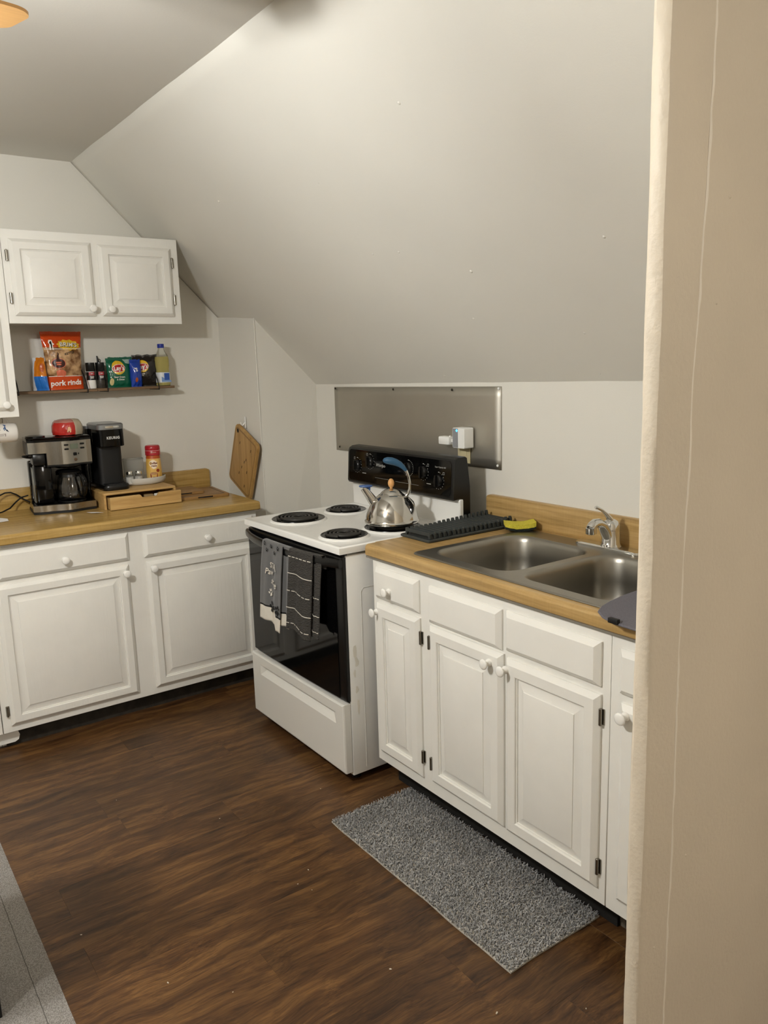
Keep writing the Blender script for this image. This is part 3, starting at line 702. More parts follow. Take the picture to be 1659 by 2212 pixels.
# drawer with a scooped pull
X0, X1, Z0, Z1, YFr = RX0+0.004, RX1-0.008, 0.046, 0.318, -0.735
hx0, hx1, hz0, hz1 = -1.172, -0.560, 0.232, 0.277
mb = MB()
A = lambda u, v, w: (X0+u, -0.702-w, Z0+v)
lp = rect_loops(X1-X0, Z1-Z0, [(0, 0), (0, 0.026), (0.002, 0.031), (0.006, 0.033)], A)
mb.loft(lp, cap1=False)
i_ = 0.006
o4 = [(X0+i_, YFr, Z0+i_), (X1-i_, YFr, Z0+i_), (X1-i_, YFr, Z1-i_), (X0+i_, YFr, Z1-i_)]
h4 = [(hx0, YFr, hz0), (hx1, YFr, hz0), (hx1, YFr, hz1), (hx0, YFr, hz1)]
bk = [(hx0+0.05, YFr+0.022, hz1-0.006), (hx1-0.05, YFr+0.022, hz1-0.006)]
mb.add(o4+h4+bk, [(0, 1, 5, 4), (1, 2, 6, 5), (2, 3, 7, 6), (3, 0, 4, 7), (4, 5, 9, 8), (7, 8, 9, 6), (4, 8, 7), (5, 6, 9)])
part('storage_drawer', mb, RDRAW, rg, smooth=20)

# ================================================================== METAL SHEET, OUTLET
def sheet_fn(u, v):
    x = -1.6497+u*(1.2097); zt = 1.4327+u*0.011; zb_ = 1.114+u*0.0045
    z = zb_+v*(zt-zb_); return (x, -0.0035-0.0012*math.sin(u*7)*math.sin(v*3), z)
sh = part('metal_splash_sheet', MB().grid(sheet_fn, 30, 8), SHEET, None, smooth=180)
mod = sh.modifiers.new('t', 'SOLIDIFY'); mod.thickness = 0.0012; mod.offset = -1
tag(sh, 'brushed grey metal sheet screwed to the wall behind the range', 'splash guard')
SCREW = mat('screw_dark', '4a463f', rough=0.35, metal=1.0)
axw = Matrix(((1, 0, 0), (0, 0, -1), (0, 1, 0)))
for i, (x, z) in enumerate(((-1.637, 1.426), (-1.142, 1.426), (-0.730, 1.428), (-0.453, 1.436), (-1.615, 1.132), (-0.459, 1.135))):
    m_ = SCREW if i not in (3, 5) else WHITEP
    s_ = part('screw', MB().lathe([(0.0055, 0), (0.005, 0.002), (0.002, 0.003), (0, 0.003)], (x, -0.0052, z), 10, ax=axw), m_, sh)
    if m_ is WHITEP: s_['label'] = 'screw dabbed with white paint'
ol = thing('wall_outlet', 'ivory wall outlet plate on the metal sheet above the range', 'outlet', (-0.655, -0.0055, 1.195))
part('cover_plate', MB().box(-0.692, -0.617, -0.0105, -0.0056, 1.130, 1.255, bev=0.002), mat('ivory_plastic', 'cfc39c', rough=0.4), ol)
part('socket', MB().box(-0.672, -0.637, -0.0125, -0.0106, 1.146, 1.180, bev=0.001), mat('ivory_plastic', 'cfc39c', rough=0.4), ol)
ex = thing('plug_in_extender', 'white and grey plug-in signal extender with a blue light, in the outlet', 'adapter', (-0.64, -0.04, 1.235))
ro = rrect(-0.667, -0.592, 1.196, 1.279, 0.006, 3)
part('casing', MB().loft([[(p, -0.0128, q) for p, q in ro], [(p, -0.056, q) for p, q in ro], [(p*0.98-0.0126, -0.060, 1.2375+(q-1.2375)*.97) for p, q in ro]]), WHITEP, ex)
part('front_strip', MB().box(-0.664, -0.632, -0.0615, -0.0598, 1.199, 1.276, bev=.0006, seg=1), GREYP, ex)
part('status_light', MB().lathe([(0.005, 0), (0.0045, 0.001), (0, 0.0012)], (-0.638, -0.0615, 1.268), 12, ax=axw), mat('blue_led', '3aa0ff', emis=3.0), ex)
ad = thing('plug_adapter', 'small white block adapter sticking out left of the plug-in extender', 'adapter', (-0.71, -0.045, 1.222))
part('block', MB().box(-0.752, -0.683, -0.066, -0.030, 1.206, 1.240, bev=0.006), WHITEP, ad)
part('prong', MB().box(-0.684, -0.6672, -0.052, -0.044, 1.218, 1.230, bev=.001), WHITEP, ad)
part('button', MB().lathe([(0.005, 0), (0.004, .004), (0, .005)], (-0.695, -0.048, 1.2395), 10), WHITEP, ad)
# ================================================================== SINK, FAUCET
sk = thing('double_sink', 'stainless steel double-bowl sink set into the counter', 'sink', (0.169, -0.325, 0.916))
ox0, ox1, oy0, oy1 = -0.252, 0.590, -0.606, -0.048
def bowl_loops(x0, x1, y0, y1):
    L = []
    for ins, z in ((-0.004, 0.9205), (0.0, 0.9188), (0.004, 0.913), (0.008, 0.900), (0.013, 0.84), (0.018, 0.79), (0.026, 0.768), (0.042, 0.754), (0.07, 0.749)):
        r = 0.075 if ins < 0.03 else 0.06
        L.append([(p, q, z) for p, q in rrect(x0+ins, x1-ins, y0+ins, y1-ins, r, 8)])
    return L
bA, bB = (-0.212, 0.150, -0.553, -0.142), (0.188, 0.552, -0.553, -0.142)
bm = bmesh.new()
def ring(pts):
    vs = [bm.verts.new(p) for p in pts]
    return [bm.edges.new((vs[i], vs[(i+1) % len(vs)])) for i in range(len(vs))]
ed = ring([(p, q, 0.9205) for p, q in rrect(ox0+0.008, ox1-0.008, oy0+0.008, oy1-0.008, 0.03, 6)])
for b in (bA, bB): ed += ring(bowl_loops(*b)[0])
bmesh.ops.triangle_fill(bm, use_beauty=True, use_dissolve=False, edges=ed)
mb = MB().bm(bm)
mb.loft([[(p, q, z) for p, q in rrect(ox0+i, ox1-i, oy0+i, oy1-i, 0.034-i*.5, 6)] for i, z in ((0.001, 0.9162), (0, 0.9175), (0.002, 0.9195), (0.008, 0.9205))], cap0=False, cap1=False)
part('rim', mb, SINKM, sk, smooth=30, recalc=True)
for b in (bA, bB):
    p = part('bowl', MB().loft(bowl_loops(*b), cap0=False), SINKM, sk, smooth=60, recalc=False)
    me = p.data; me.flip_normals()
    c = ((b[0]+b[1])/2, (b[2]+b[3])/2, 0.7495)
    part('drain', MB().lathe([(0.045, 0), (0.044, 0.002), (0.036, 0.0025), (0.030, 0.0005), (0, 0.0005)], c, 26), CHROME, p)
fa = thing('faucet', 'chrome single-lever faucet on the back edge of the sink', 'faucet', (0.152, -0.085, 0.9205))
fo = [(x, y) for x, y in rrect(0.018, 0.286, -0.112, -0.058, 0.026, 7)]
part('deck_plate', MB().loft([[(0.152+(x-0.152)*s_, -0.085+(y+0.085)*s_, z) for x, y in fo] for s_, z in ((1, 0.9207), (1, 0.925), (0.975, 0.929), (0.90, 0.9305))]), CHROME, fa, smooth=35)
def sweep(path, seg=16):   # path of (y, z, rx, rn): ellipse half-width in x and in the bending plane
    lo = []; n = len(path)
    for i, (y, z, rx, rn) in enumerate(path):
        a, b = path[max(0, i-1)], path[min(n-1, i+1)]; t = Vector((0, b[0]-a[0], b[1]-a[1])).normalized(); nr = Vector((0, -t.z, t.y))
        lo.append([Vector((0.152, y, z))+Vector((1, 0, 0))*rx*math.cos(2*PI*k/seg)+nr*rn*math.sin(2*PI*k/seg) for k in range(seg)])
    return MB().loft(lo)
part('faucet_body', MB().lathe([(0.036, 0.929), (0.034, 0.934), (0.0305, 0.938), (0.0295, 0.985), (0.028, 1.000), (0.022, 1.012), (0.011, 1.018), (0, 1.019)], (0.152, -0.076, 0), 28), CHROME, fa, smooth=40)
part('spout', sweep([(-0.080, 0.944, .021, .014), (-0.096, 0.966, .021, .016), (-0.108, 0.988, .020, .0165), (-0.124, 1.006, .0185, .0155), (-0.142, 1.015, .0175, .0145), (-0.158, 1.016, .017, .014), (-0.170, 1.010, .0165, .014), (-0.176, 1.002, .016, .0155)]), CHROME, fa, smooth=50)
part('aerator', MB().lathe([(0.0135, 0.982), (0.0170, 0.984), (0.0170, 1.002), (0.013, 1.004)], (0.152, -0.1755, 0), 20), CHROME, fa)
part('lever', sweep([(-0.072, 1.006, .012, .010), (-0.086, 1.022, .012, .008), (-0.104, 1.040, .009, .006), (-0.124, 1.055, .0065, .0045), (-0.143, 1.064, .006, .005), (-0.151, 1.067, .0065, .006), (-0.156, 1.068, .004, .004)]), CHROME, fa, smooth=50)

# ================================================================== ON THE SINK COUNTER
rk = thing('dish_rack', 'dark grey slatted dish drying rack between range and sink', 'dish rack', (-0.405, -0.25, 0.9165))
rx0, rx1, ry0, ry1 = -0.492, -0.322, -0.468, -0.036
mb = MB().loft([[(p, q, z) for p, q in rrect(rx0+i, rx1-i, ry0+i, ry1-i, 0.008, 3)] for i, z in ((0.003, 0.9165), (0, 0.919), (0.0, 0.925), (0.003, 0.927), (0.006, 0.925))])
part('tray', mb, RACKM, rk, smooth=30)
ns = 19
for k in range(ns):
    y = ry0+0.020+k*(ry1-ry0-0.038)/(ns-1); t2 = 0.0042
    up = 0.9465; pk = 0.9495 if k < 7 else 0.953+0.0009*(k-7)
    prof = [(rx0+0.014, 0.926), (rx0+0.014, pk-0.004), (rx0+0.016, pk), (rx0+0.022, pk), (rx0+0.026, up+0.001), (rx0+.034, up)]
    pr = 0.957 if k > 16 else up+0.0025
    prof += [(rx1-0.034, up), (rx1-0.026, up+.001), (rx1-0.023, pr), (rx1-0.017, pr), (rx1-0.013, pr-0.005), (rx1-0.013, 0.926), (rx1-0.022, 0.926), (rx1-0.024, 0.936), (rx0+0.026, 0.936), (rx0+0.022, 0.926)]
    part('slat', MB().loft([[(p, y-t2*s_, q) for p, q in prof] for s_ in (1, -1)]), RACKM, rk, smooth=25)
sp = thing('sponge', 'yellow and dark green scrub sponge on the back rim of the sink', 'sponge', (-0.258, -0.085, 0.921), math.radians(54))
def sp_fn(w0, w1, sh):
    mb = MB(); lo = []
    for i in range(13):
        t = -1+2*i/12; x = 0.056*t; bend = 0.008*t*t
        hw = 0.034*(1-0.12*abs(t)**6)
        o_ = []
        for a, b in ((-1, w0), (1, w0), (1, w1), (-1, w1)):
            o_.append((x+0.002*mnoise.noise(Vector((t*3, a, b*50))), hw*a, bend+b+0.0025*mnoise.noise(Vector((t*4, a*3, b*90)))))
        lo.append(o_)
    return mb.loft(lo)
part('foam', sp_fn(0.0085, 0.025, 1), mat('sponge_yellow', 'e8db4c', rough=0.95, bump=0.8, bscale=420, var=0.15, vscale=200), sp, world=False, smooth=50)
part('scrub_pad', sp_fn(0.0, 0.0085, 0), mat('scrub_green', '1d2420', rough=0.98, bump=0.6, bscale=600), sp, world=False, smooth=50)
dm = thing('drying_mat', 'dark grey fabric drying mat hanging over the counter edge at the right', 'mat', (0.66, -0.53, 0.921))
out = []
for x, y in ((0.60, -0.665), (0.572, -0.648), (0.556, -0.615), (0.542, -0.565), (0.531, -0.50), (0.527, -0.44), (0.53, -0.40), (0.56, -0.35), (0.80, -0.33), (0.86, -0.40), (0.86, -0.62), (0.80, -0.668), (0.70, -0.676), (0.64, -0.675)): out.append((x, y))
def mz(x, y): return 0.9215-max(0, -0.640-y)*0.25
lo = []
cxm, cym = 0.69, -0.51
for s_, dz in ((0.985, 0), (1, 0.002), (1, 0.004), (0.985, 0.006)):
    lo.append([(cxm+(x-cxm)*s_, cym+(y-cym)*s_, mz(x, y)+dz) for x, y in out])
part('pad', MB().loft(lo), MATG, dm, smooth=30)
part('tag', MB().box(0.628, 0.656, -0.6795, -0.668, 0.916, 0.9285, bev=0.001), BMATTE, dm)

# ================================================================== KETTLE
kc = Vector((-0.66, -0.365))+Vector((0.578, 0.816))*(-0.012)
kt = thing('kettle', 'polished steel stovetop kettle with blue handle grip on the back right burner', 'kettle', (kc.x, kc.y, 0.9285), math.radians(54.7))
z0 = -0.9285
kb = part('kettle_body', MB().lathe([(0.0, 0.0), (0.098, 0.0), (0.105, 0.002), (0.108, 0.006), (0.108, 0.011), (0.1045, 0.0145), (0.103, 0.022), (0.0985, 0.040), (0.090, 0.062), (0.078, 0.083), (0.063, 0.101), (0.0485, 0.1125), (0.046, 0.1135), (0.0455, 0.111), (0.0, 0.111)], seg=48), KETTLEM, kt, world=False, smooth=35)
part('lid', MB().lathe([(0.0455, 0.1125), (0.0455, 0.1145), (0.042, 0.119), (0.034, 0.1265), (0.022, 0.133), (0.010, 0.136), (0, 0.1365)], seg=40), KETTLEM, kt, world=False, smooth=35)
part('lid_knob', MB().lathe([(0.005, 0.136), (0.0055, 0.140), (0.0095, 0.144), (0.0122, 0.152), (0.0124, 0.160), (0.0098, 0.168), (0.005, 0.1735), (0, 0.175)], seg=20), KWOOD, kt, world=False, smooth=60)
part('spout', MB().tube([(-0.058, 0, 0.066), (-0.075, 0, 0.092), (-0.092, 0, 0.117), (-0.107, 0, 0.141)], [0.021, 0.0185, 0.0155, 0.014], 18), KETTLEM, kt, world=False, smooth=60)
part('spout_cap', MB().lathe([(0.010, 0), (0.024, 0.002), (0.0275, 0.005), (0.026, 0.0085), (0.014, 0.0105), (0, 0.0105)], (-0.099, 0, 0.142), 22, sy=0.6).box(-0.089, -0.081, -0.004, 0.004, 0.132, 0.145, bev=.001), BLUEC, kt, world=False)
hp = [(0.043, 0.090), (0.055, 0.100), (0.066, 0.114), (0.0725, 0.132), (0.0735, 0.155), (0.070, 0.178), (0.062, 0.199), (0.050, 0.216)]
part('handle', MB().tube([(x, 0, z) for x, z in hp], [0.009, 0.0078, 0.0068, 0.0062, 0.006, 0.006, 0.006, 0.006], 12), CHROME, kt, world=False, smooth=60)
gp = [(0.060, 0.203), (0.050, 0.2165), (0.036, 0.229), (0.020, 0.2375), (0.004, 0.243), (-0.012, 0.2455), (-0.023, 0.2455), (-0.029, 0.244)]
part('grip', MB().tube([(x, 0, z) for x, z in gp], [0.0062, 0.0085, 0.0115, 0.0135, 0.0145, 0.0135, 0.010, 0.004], 14), BLUEP, kt, world=False, smooth=60)
part('handle_bracket', MB().tube([(0.047, 0, 0.086), (0.062, 0, 0.088), (0.078, 0, 0.074), (0.088, 0, 0.058)], [0.011, 0.014, 0.012, 0.006], 12).box(0.0, 0.001, 0, 0.001, 0.05, 0.051), CHROME, kt, world=False, smooth=60)

# ================================================================== TOWELS on the oven handle
def handle_y(x): t = (x-cx)/0.370; return -0.722-0.048*(1-abs(t)**2.6)
def towel(t, name, xa, xb, zbot, skew, mats, mfn, layer, seed, dy=0.0, flare=0.0):
    """cloth sheet from behind the bar, over it, and down the front"""
    HZ = 0.868
    def fn(u, v):
        x = xa+(xb-xa)*u
        hy = handle_y(x)
        if v < 0.08:   # back drop
            k = v/0.08; y = hy+0.0125; z = HZ-0.05*(1-k)
        elif v < 0.16:  # over the bar
            a = (v-0.08)/0.08*PI; y = hy+0.0125*math.cos(a)-0.0015*math.sin(a); z = HZ+0.005*math.sin(a)
        else:
            k = (v-0.16)/0.84; z = HZ-k*(HZ-zbot(u)); y = hy-0.0145-dy
            fold = 0.005*math.sin(u*2.2*PI+seed)*min(1, k*3)+0.0025*math.sin(u*5*PI+seed*2+k)*min(1, k*2)
            y -= fold+0.012*k; x += skew*k+flare*k*(u-0.5)
        return (x, y, z)
    mb = MB().grid(fn, 26, 60, 0, mfn)
    o = part(name, mb, mats, t, smooth=180, recalc=False)
    m_ = o.modifiers.new('t', 'SOLIDIFY'); m_.thickness = 0.003; m_.offset = 1
    return o, fn
def on(fn, u, v, off):
    p = Vector(fn(u, v)); du = Vector(fn(min(1, u+.01), v))-Vector(fn(max(0, u-.01), v)); dv = Vector(fn(u, min(1, v+.01)))-Vector(fn(u, max(0, v-.01)))
    n = du.cross(dv); n.normalize()
    if n.y > 0: n = -n
    return tuple(p+n*off)
tw1 = thing('dish_towel', 'grey dish towel with white lettering, paw prints and white hem', 'towel', (-0.89, -0.775, 0.87))
zb1 = lambda u: 0.545 if u < 0.74 else 0.520
back1, bf1 = towel(tw1, 'back_fold', -0.862, -0.772, lambda u: 0.548, -0.022, [TG, TW, TB], lambda u, v: 1 if v > 0.87 else (2 if v > 0.855 else 0), 1, 0.5, dy=-0.008)
f1, ff1 = towel(tw1, 'front_fold', -0.985, -0.818, zb1, -0.030, [TG, TW, TB], lambda u, v: 1 if v > (0.845 if u < .74 else .865) else (2 if v > (0.83 if u < .74 else .85) else 0), 0, 1.2)
TWH, THH = 0.167, 0.34
def tf(u, v, off=0.0036):     # towel coordinates: u right in metres from centre, v down in metres from the bar
    return on(ff1, min(1, max(0, 0.5+u/TWH)), 0.16+0.84*v/THH, off)
for nm_, tx, sz_, sh_, px_, py_ in (('lettering_top', 'STA', 0.033, 0.0, 0.020, 0.092), ('lettering_middle', 'Paw', 0.036, 0.2, -0.010, 0.122), ('lettering_bottom', 'site', 0.038, 0.3, 0.026, 0.158)):
    vf = fine2(text2d(tx, sz_, shear=sh_, bold=0.0004), 0.005); mb = MB(); mb.add([tf(px_+x, py_-y, 0.0065) for x, y in vf[0]], vf[1])
    o = part(nm_, mb, TW, f1, smooth=0, recalc=False); o['kind'] = 'stuff'
def paw(cxp, cyp, s_, m_, name, rot=0.0, off=0.0046):
    mb = MB()
    c_, sn = math.cos(rot), math.sin(rot)
    F = lambda u, v: tf(cxp+s_*(u*c_-v*sn), cyp-s_*(u*sn+v*c_), off)
    for ex_, ey, rx, ry, a in ((-0.72, 0.15, 0.2, 0.32, 0.5), (-0.27, 0.66, 0.2, 0.36, 0.15), (0.27, 0.66, 0.2, 0.36, -0.15), (0.72, 0.15, 0.2, 0.32, -0.5)):
        mb.add([F(p, q) for p, q in ell(rx, ry, 14, ex_, ey, a)[0]], ell(rx, ry, 14)[1])
    pd = poly2([(0, 0.12), (0.25, 0.05), (0.42, -0.25), (0.62, -0.52), (0.5, -0.8), (0.2, -0.72), (0, -0.68), (-0.2, -0.72), (-0.5, -0.8), (-0.62, -0.52), (-0.42, -0.25), (-0.25, 0.05)])
    mb.add([F(p, q) for p, q in pd[0]], pd[1])
    o = part(name, mb, m_, f1, smooth=0, recalc=False); o['kind'] = 'stuff'
paw(0.0, 0.212, 0.018, TW, 'paw_print', 0.25)
paw(0.016, 0.272, 0.027, TB, 'paw_print', 0.1)
paw(0.064, 0.256, 0.022, TB, 'paw_print', -0.5)
for (a, b, r_) in ((-0.055, 0.008, .3), (-0.035, 0.032, .1), (0.0, 0.012, .4), (0.028, 0.035, 0), (0.055, 0.012, .2)): paw(a, b, 0.009, TB, 'paw_print', r_)
tw2 = thing('dish_towel', 'charcoal waffle-weave dish towel with white stitched stripes', 'towel', (-0.67, -0.775, 0.87))
b2, bf2 = towel(tw2, 'back_fold', -0.66, -0.585, lambda u: 0.552, -0.018, TD, None, 1, 2.2, dy=-0.008)
zb2 = lambda u: 0.555 if u < 0.5 else 0.555-0.020*min(1, (u-0.5)*5)
f2, ff2 = towel(tw2, 'front_fold', -0.768, -0.622, zb2, -0.030, TD, None, 0, 2.9)
for lay, fnx, u0, u1 in ((f2, ff2, 0.0, 1.0), (b2, bf2, 0.35, 1.0)):
    for i, (v, dashed) in enumerate(((0.225, 1), (0.40, 0), (0.585, 1), (0.765, 0), (0.93, 1))):
        if lay is b2 and i < 2: continue
        mb = MB(); n = 24; th = 0.0042
        for k in range(n):
            if dashed and k % 4 == 3: continue
            a, b = u0+(u1-u0)*k/n, u0+(u1-u0)*(k+1)/n
            mb.add([on(fnx, a, v-th, .0037), on(fnx, b, v-th, .0037), on(fnx, b, v+th, .0037), on(fnx, a, v+th, .0037)], [(0, 1, 2, 3)])
        o = part('white_stripe', mb, TW, lay, smooth=0, recalc=False)
        if dashed: o['kind'] = 'stuff'

# ================================================================== MATS AND RUGS
km = thing('kitchen_mat', 'shaggy grey cut carpet mat in front of the sink cabinet', 'rug', (0.095, -0.74, 0))
mx0, mx1, my0, my1 = -0.338, 0.530, -0.905, -0.560
def medge(x, y): return 0.004*mnoise.noise(Vector((x*9, y*9, 0.3)))
outl = []
for k in range(40): outl.append((mx0+(mx1-mx0)*k/40, my0))
for k in range(16): outl.append((mx1, my0+(my1-my0)*k/16))
for k in range(40): outl.append((mx1-(mx1-mx0)*k/40, my1))
for k in range(16): outl.append((mx0, my1-(my1-my0)*k/16))
outl = [(x+medge(x, y), y+medge(y+5, x)) for x, y in outl]
part('backing', MB().loft([[(x, y, z) for x, y in outl] for z in (0.0006, 0.005)]), mat('mat_backing', 'bdb8ae', rough=0.95), km, smooth=0)
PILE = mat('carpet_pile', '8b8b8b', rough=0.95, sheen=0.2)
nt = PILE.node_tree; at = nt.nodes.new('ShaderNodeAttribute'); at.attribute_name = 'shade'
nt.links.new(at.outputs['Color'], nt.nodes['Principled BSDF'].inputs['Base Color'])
rnd = random.Random(11); V = []; Fc = []; CC = []
sx_, sy_ = 0.0040, 0.0040
nx_, ny_ = int((mx1-mx0)/sx_), int((my1-my0)/sy_)
for j in range(ny_):
    for i in range(nx_):
        x = mx0+(i+rnd.random())*sx_; y = my0+(j+rnd.random())*sy_; x += medge(x, y); y += medge(y+5, x)
        a = rnd.random()*2*PI; ln = 0.0045+rnd.random()*0.006; h = 0.006+rnd.random()*0.006; wd = 0.0010+rnd.random()*0.0006
        dx, dy = math.cos(a), math.sin(a); px_, py_ = -dy*wd, dx*wd
        b = len(V)
        V += [(x-px_, y-py_, 0.004), (x+px_, y+py_, 0.004), (x+dx*ln*.4+px_, y+dy*ln*.4+py_, 0.004+h*.8), (x+dx*ln*.4-px_, y+dy*ln*.4-py_, 0.004+h*.8), (x+dx*ln+px_*.5, y+dy*ln+py_*.5, 0.004+h), (x+dx*ln-px_*.5, y+dy*ln-py_*.5, 0.004+h)]
        Fc += [(b, b+1, b+2, b+3), (b+3, b+2, b+4, b+5)]
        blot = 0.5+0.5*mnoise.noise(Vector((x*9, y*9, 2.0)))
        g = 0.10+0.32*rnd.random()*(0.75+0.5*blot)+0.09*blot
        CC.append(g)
mb = MB(); mb.v = V; mb.f = Fc; mb.m = [0]*len(Fc)
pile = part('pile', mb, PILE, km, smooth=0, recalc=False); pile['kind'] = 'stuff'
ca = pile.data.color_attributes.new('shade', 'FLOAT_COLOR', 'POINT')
vals = []
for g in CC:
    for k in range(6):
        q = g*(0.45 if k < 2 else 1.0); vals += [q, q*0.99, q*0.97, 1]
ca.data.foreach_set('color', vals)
rug = thing('floor_runner', 'flat grey runner rug at the bottom left corner', 'rug', (-0.7, -2.3, 0))
part('rug_body', MB().loft([[(x, y, z) for x, y in rrect(-1.75, 0.75, -2.75, -1.846, 0.01, 2)] for z in (0.0005, 0.004)]+[[(x, y, 0.0052) for x, y in rrect(-1.745, 0.745, -2.745, -1.851, 0.01, 2)]]), RUGG, rug, smooth=30)
part('stitched_hem', MB().tube([(-1.7+k*0.02, -1.9005+0.0012*mnoise.noise(Vector((k*.7, 0, 0))), 0.0050) for k in range(121)], 0.0010, 5), mat('rug_stitch', '55524d', rough=0.95), rug)
# tall black stand, only the corner of a leg is inside the photo
st = thing('plant_stand', 'black stand at the bottom left corner, mostly outside the photo', 'stand', (-0.17, -2.13, 0.0052))
part('top', MB().box(-0.300, -0.034, -2.33, -1.928, 0.945, 0.970, bev=0.004), BSATIN, st)
for (x, y) in ((-0.275, -1.985), (-0.145, -1.985), (-0.275, -2.29), (-0.145, -2.29)):
    part('leg', MB().box(x, x+0.03, y-.03, y, 0.0053, 0.945, bev=0.002), BSATIN, st)
part('lower_shelf', MB().box(-0.246, -0.144, -2.30, -2.0, 0.18, 0.20), BSATIN, st)
cr = None
CRUMB = mat('crumb', 'c9c0ae', rough=0.8)
for i, (x, y, r) in enumerate(((-0.16, -1.10, .003), (-0.12, -1.16, .0025), (-0.07, -1.14, .002), (0.33, -1.14, .004), (0.60, -1.02, .0045), (0.02, -1.62, .0035), (-0.60, -1.2, .0025), (-0.95, -1.45, .002), (-0.3, -1.75, .003), (0.72, -0.84, .0025), (-0.55, -0.82, .0025), (0.15, -1.5, .002))):
    o = part('crumb', MB().lathe([(0, 0), (r, r*.25), (r*.8, r*.6), (0, r*.8)], (0, 0, 0), 7, sx=1.0, sy=0.55), CRUMB, None)
    o.location = (x, y, 0.0001); o.rotation_euler = (0, 0, i*1.3); tag(o, ('pale crumb a hand left of the grey mat, upper of three close together', 'pale crumb between the other two left of the grey mat', 'pale crumb nearest the grey mat of three close together', 'larger pale crumb below the near edge of the grey mat', 'largest pale crumb near the foot of the beige wall', 'pale crumb low down in the middle of the bare floor', 'tiny crumb on the floor in front of the range drawer', 'tiny crumb on the floor before the left base cabinets', 'pale crumb on the floor beside the flat grey runner', 'small crumb on the floor past the right end of the mat', 'small crumb on the floor between range corner and mat', 'tiny crumb low down on the floor right of centre')[i], 'crumb', 'crumbs on the floor')
# ================================================================== LEFT COUNTER: COFFEE THINGS
# two-way coffee maker, local x = out of its front, y = to the right, z up
CMZ = 0.9142
cm = thing('coffee_maker', 'black and brushed steel two-way drip coffee maker with glass carafe', 'coffee maker', (-2.052, -1.271, CMZ), math.radians(-6))
def lp(name, mb, m, par=None, smooth=35, **k): return part(name, mb, m, par or cm, world=False, smooth=smooth, **k)
hw = 0.136
def fcurve(y): return 0.108-0.030*(y/hw)**2+0.005*math.sin((y/hw)*2.0*PI+0.6)    # wavy front outline seen from above
def slabY(y0, y1, xb, z0, z1, off=0.0, n=18, top=None):
    pts = [(xb, y0)]+[(fcurve(y0+(y1-y0)*i/n)+off, y0+(y1-y0)*i/n) for i in range(n+1)]+[(xb, y1)]
    return MB().loft([[(p, q, z) for p, q in pts] for z in (z0, z1)])
lp('base', slabY(-hw, hw, -0.10, 0.0, 0.012, -0.002), BMATTE)
lp('base_band', slabY(-hw, hw, 0.05, 0.0121, 0.040, 0.0), STEEL)
lp('base_deck', slabY(-hw+.002, hw-.002, -0.10, 0.0121, 0.043, -0.004), BGLOSS)
lp('warming_plate', MB().lathe([(0.062, 0), (0.06, 0.003), (0, 0.003)], (0.022, 0.040, 0.0432), 28), BSATIN)
lp('rear_tank', MB().box(-0.10, -0.045, -hw+.008, hw-.006, 0.043, 0.232, bev=0.008), BGLOSS)
lp('left_column', MB().box(-0.045, 0.055, -0.116, -0.040, 0.043, 0.222, bev=0.010), BGLOSS)
lp('side_strip', MB().box(-0.085, 0.035, -0.1190, -0.1162, 0.046, 0.205, bev=0.001, seg=1), mat('side_grey', '8f9493', rough=0.35, metal=.6))
lp('right_column', MB().box(-0.045, -0.005, 0.118, hw-.004, 0.043, 0.222, bev=0.006), BGLOSS)
hd = lp('brew_head', slabY(-0.062, hw, -0.10, 0.214, 0.328, -0.004), BSATIN)
lp('steel_front', slabY(-0.060, hw-.001, 0.04, 0.222, 0.326, 0.0), STEEL)
lp('left_head', MB().box(-0.10, 0.078, -hw, -0.062, 0.262, 0.328, bev=0.006), BSATIN)
lp('left_steel_front', slabY(-hw+.002, -0.060, 0.04, 0.276, 0.326, 0.0), STEEL)
lp('pod_basket', MB().box(-0.02, 0.088, -0.120, -0.064, 0.222, 0.274, bev=0.008), BSATIN)
lp('basket_lever', MB().tube([(0.05, -0.125, 0.262), (0.07, -0.140, 0.264), (0.085, -0.158, 0.268)], [0.010, 0.008, 0.005], 8), BSATIN)
lp('top_lid', MB().loft([[(p, q, z) for p, q in ([(-0.10, -hw+.0)]+[(fcurve(-hw+2*hw*i/18)-i_, -hw+2*hw*i/18) for i in range(19)]+[(-0.10, hw)])] for z, i_ in ((0.3282, 0.002), (0.334, 0.002), (0.342, 0.014))]), BGLOSS)
lp('lid_hump', MB().lathe([(0.055, 0), (0.052, 0.010), (0.03, 0.014), (0, 0.014)], (0.0, -0.09, 0.340), 24, sy=0.8), BGLOSS)
# control panel
pnl = lp('control_panel', MB().loft([[(fcurve(y)+o_, y, z) for y, z in [(0.005+0.109*i/14, 0.224) for i in range(15)]+[(0.114-0.109*i/14, 0.324) for i in range(15)]] for o_ in (0.0, 0.003)], cap1=False).grid(lambda u, v: (fcurve(0.005+0.109*u)+0.003, 0.005+0.109*u, 0.224+0.1*v), 14, 1), mat('panel_silver', 'a09c92', rough=0.35, metal=0.8))
pf = lambda y, z, o=0.0036: (fcurve(y)+o, y, z)
def chip(name, y0, y1, z0, z1, m, o=0.002): return lp(name, MB().loft([[pf(p, q, 0.003) for p, q in rrect(y0, y1, z0, z1, min(.0035, (z1-z0)/2.2), 3)], [pf(p, q, 0.003+o) for p, q in rrect(y0, y1, z0, z1, min(.0035, (z1-z0)/2.2), 3)]]), m, pnl)
chip('display', 0.040, 0.076, 0.289, 0.312, mat('lcd', '6d7464', rough=0.2))
for (y, z) in ((0.024, 0.309), (0.024, 0.290), (0.095, 0.309), (0.095, 0.290)): chip('button', y-.010, y+.010, z-.0042, z+.0042, BSATIN)
chip('button', 0.052, 0.068, 0.258, 0.272, BSATIN); chip('brew_light', 0.073, 0.078, 0.261, 0.270, BSATIN)
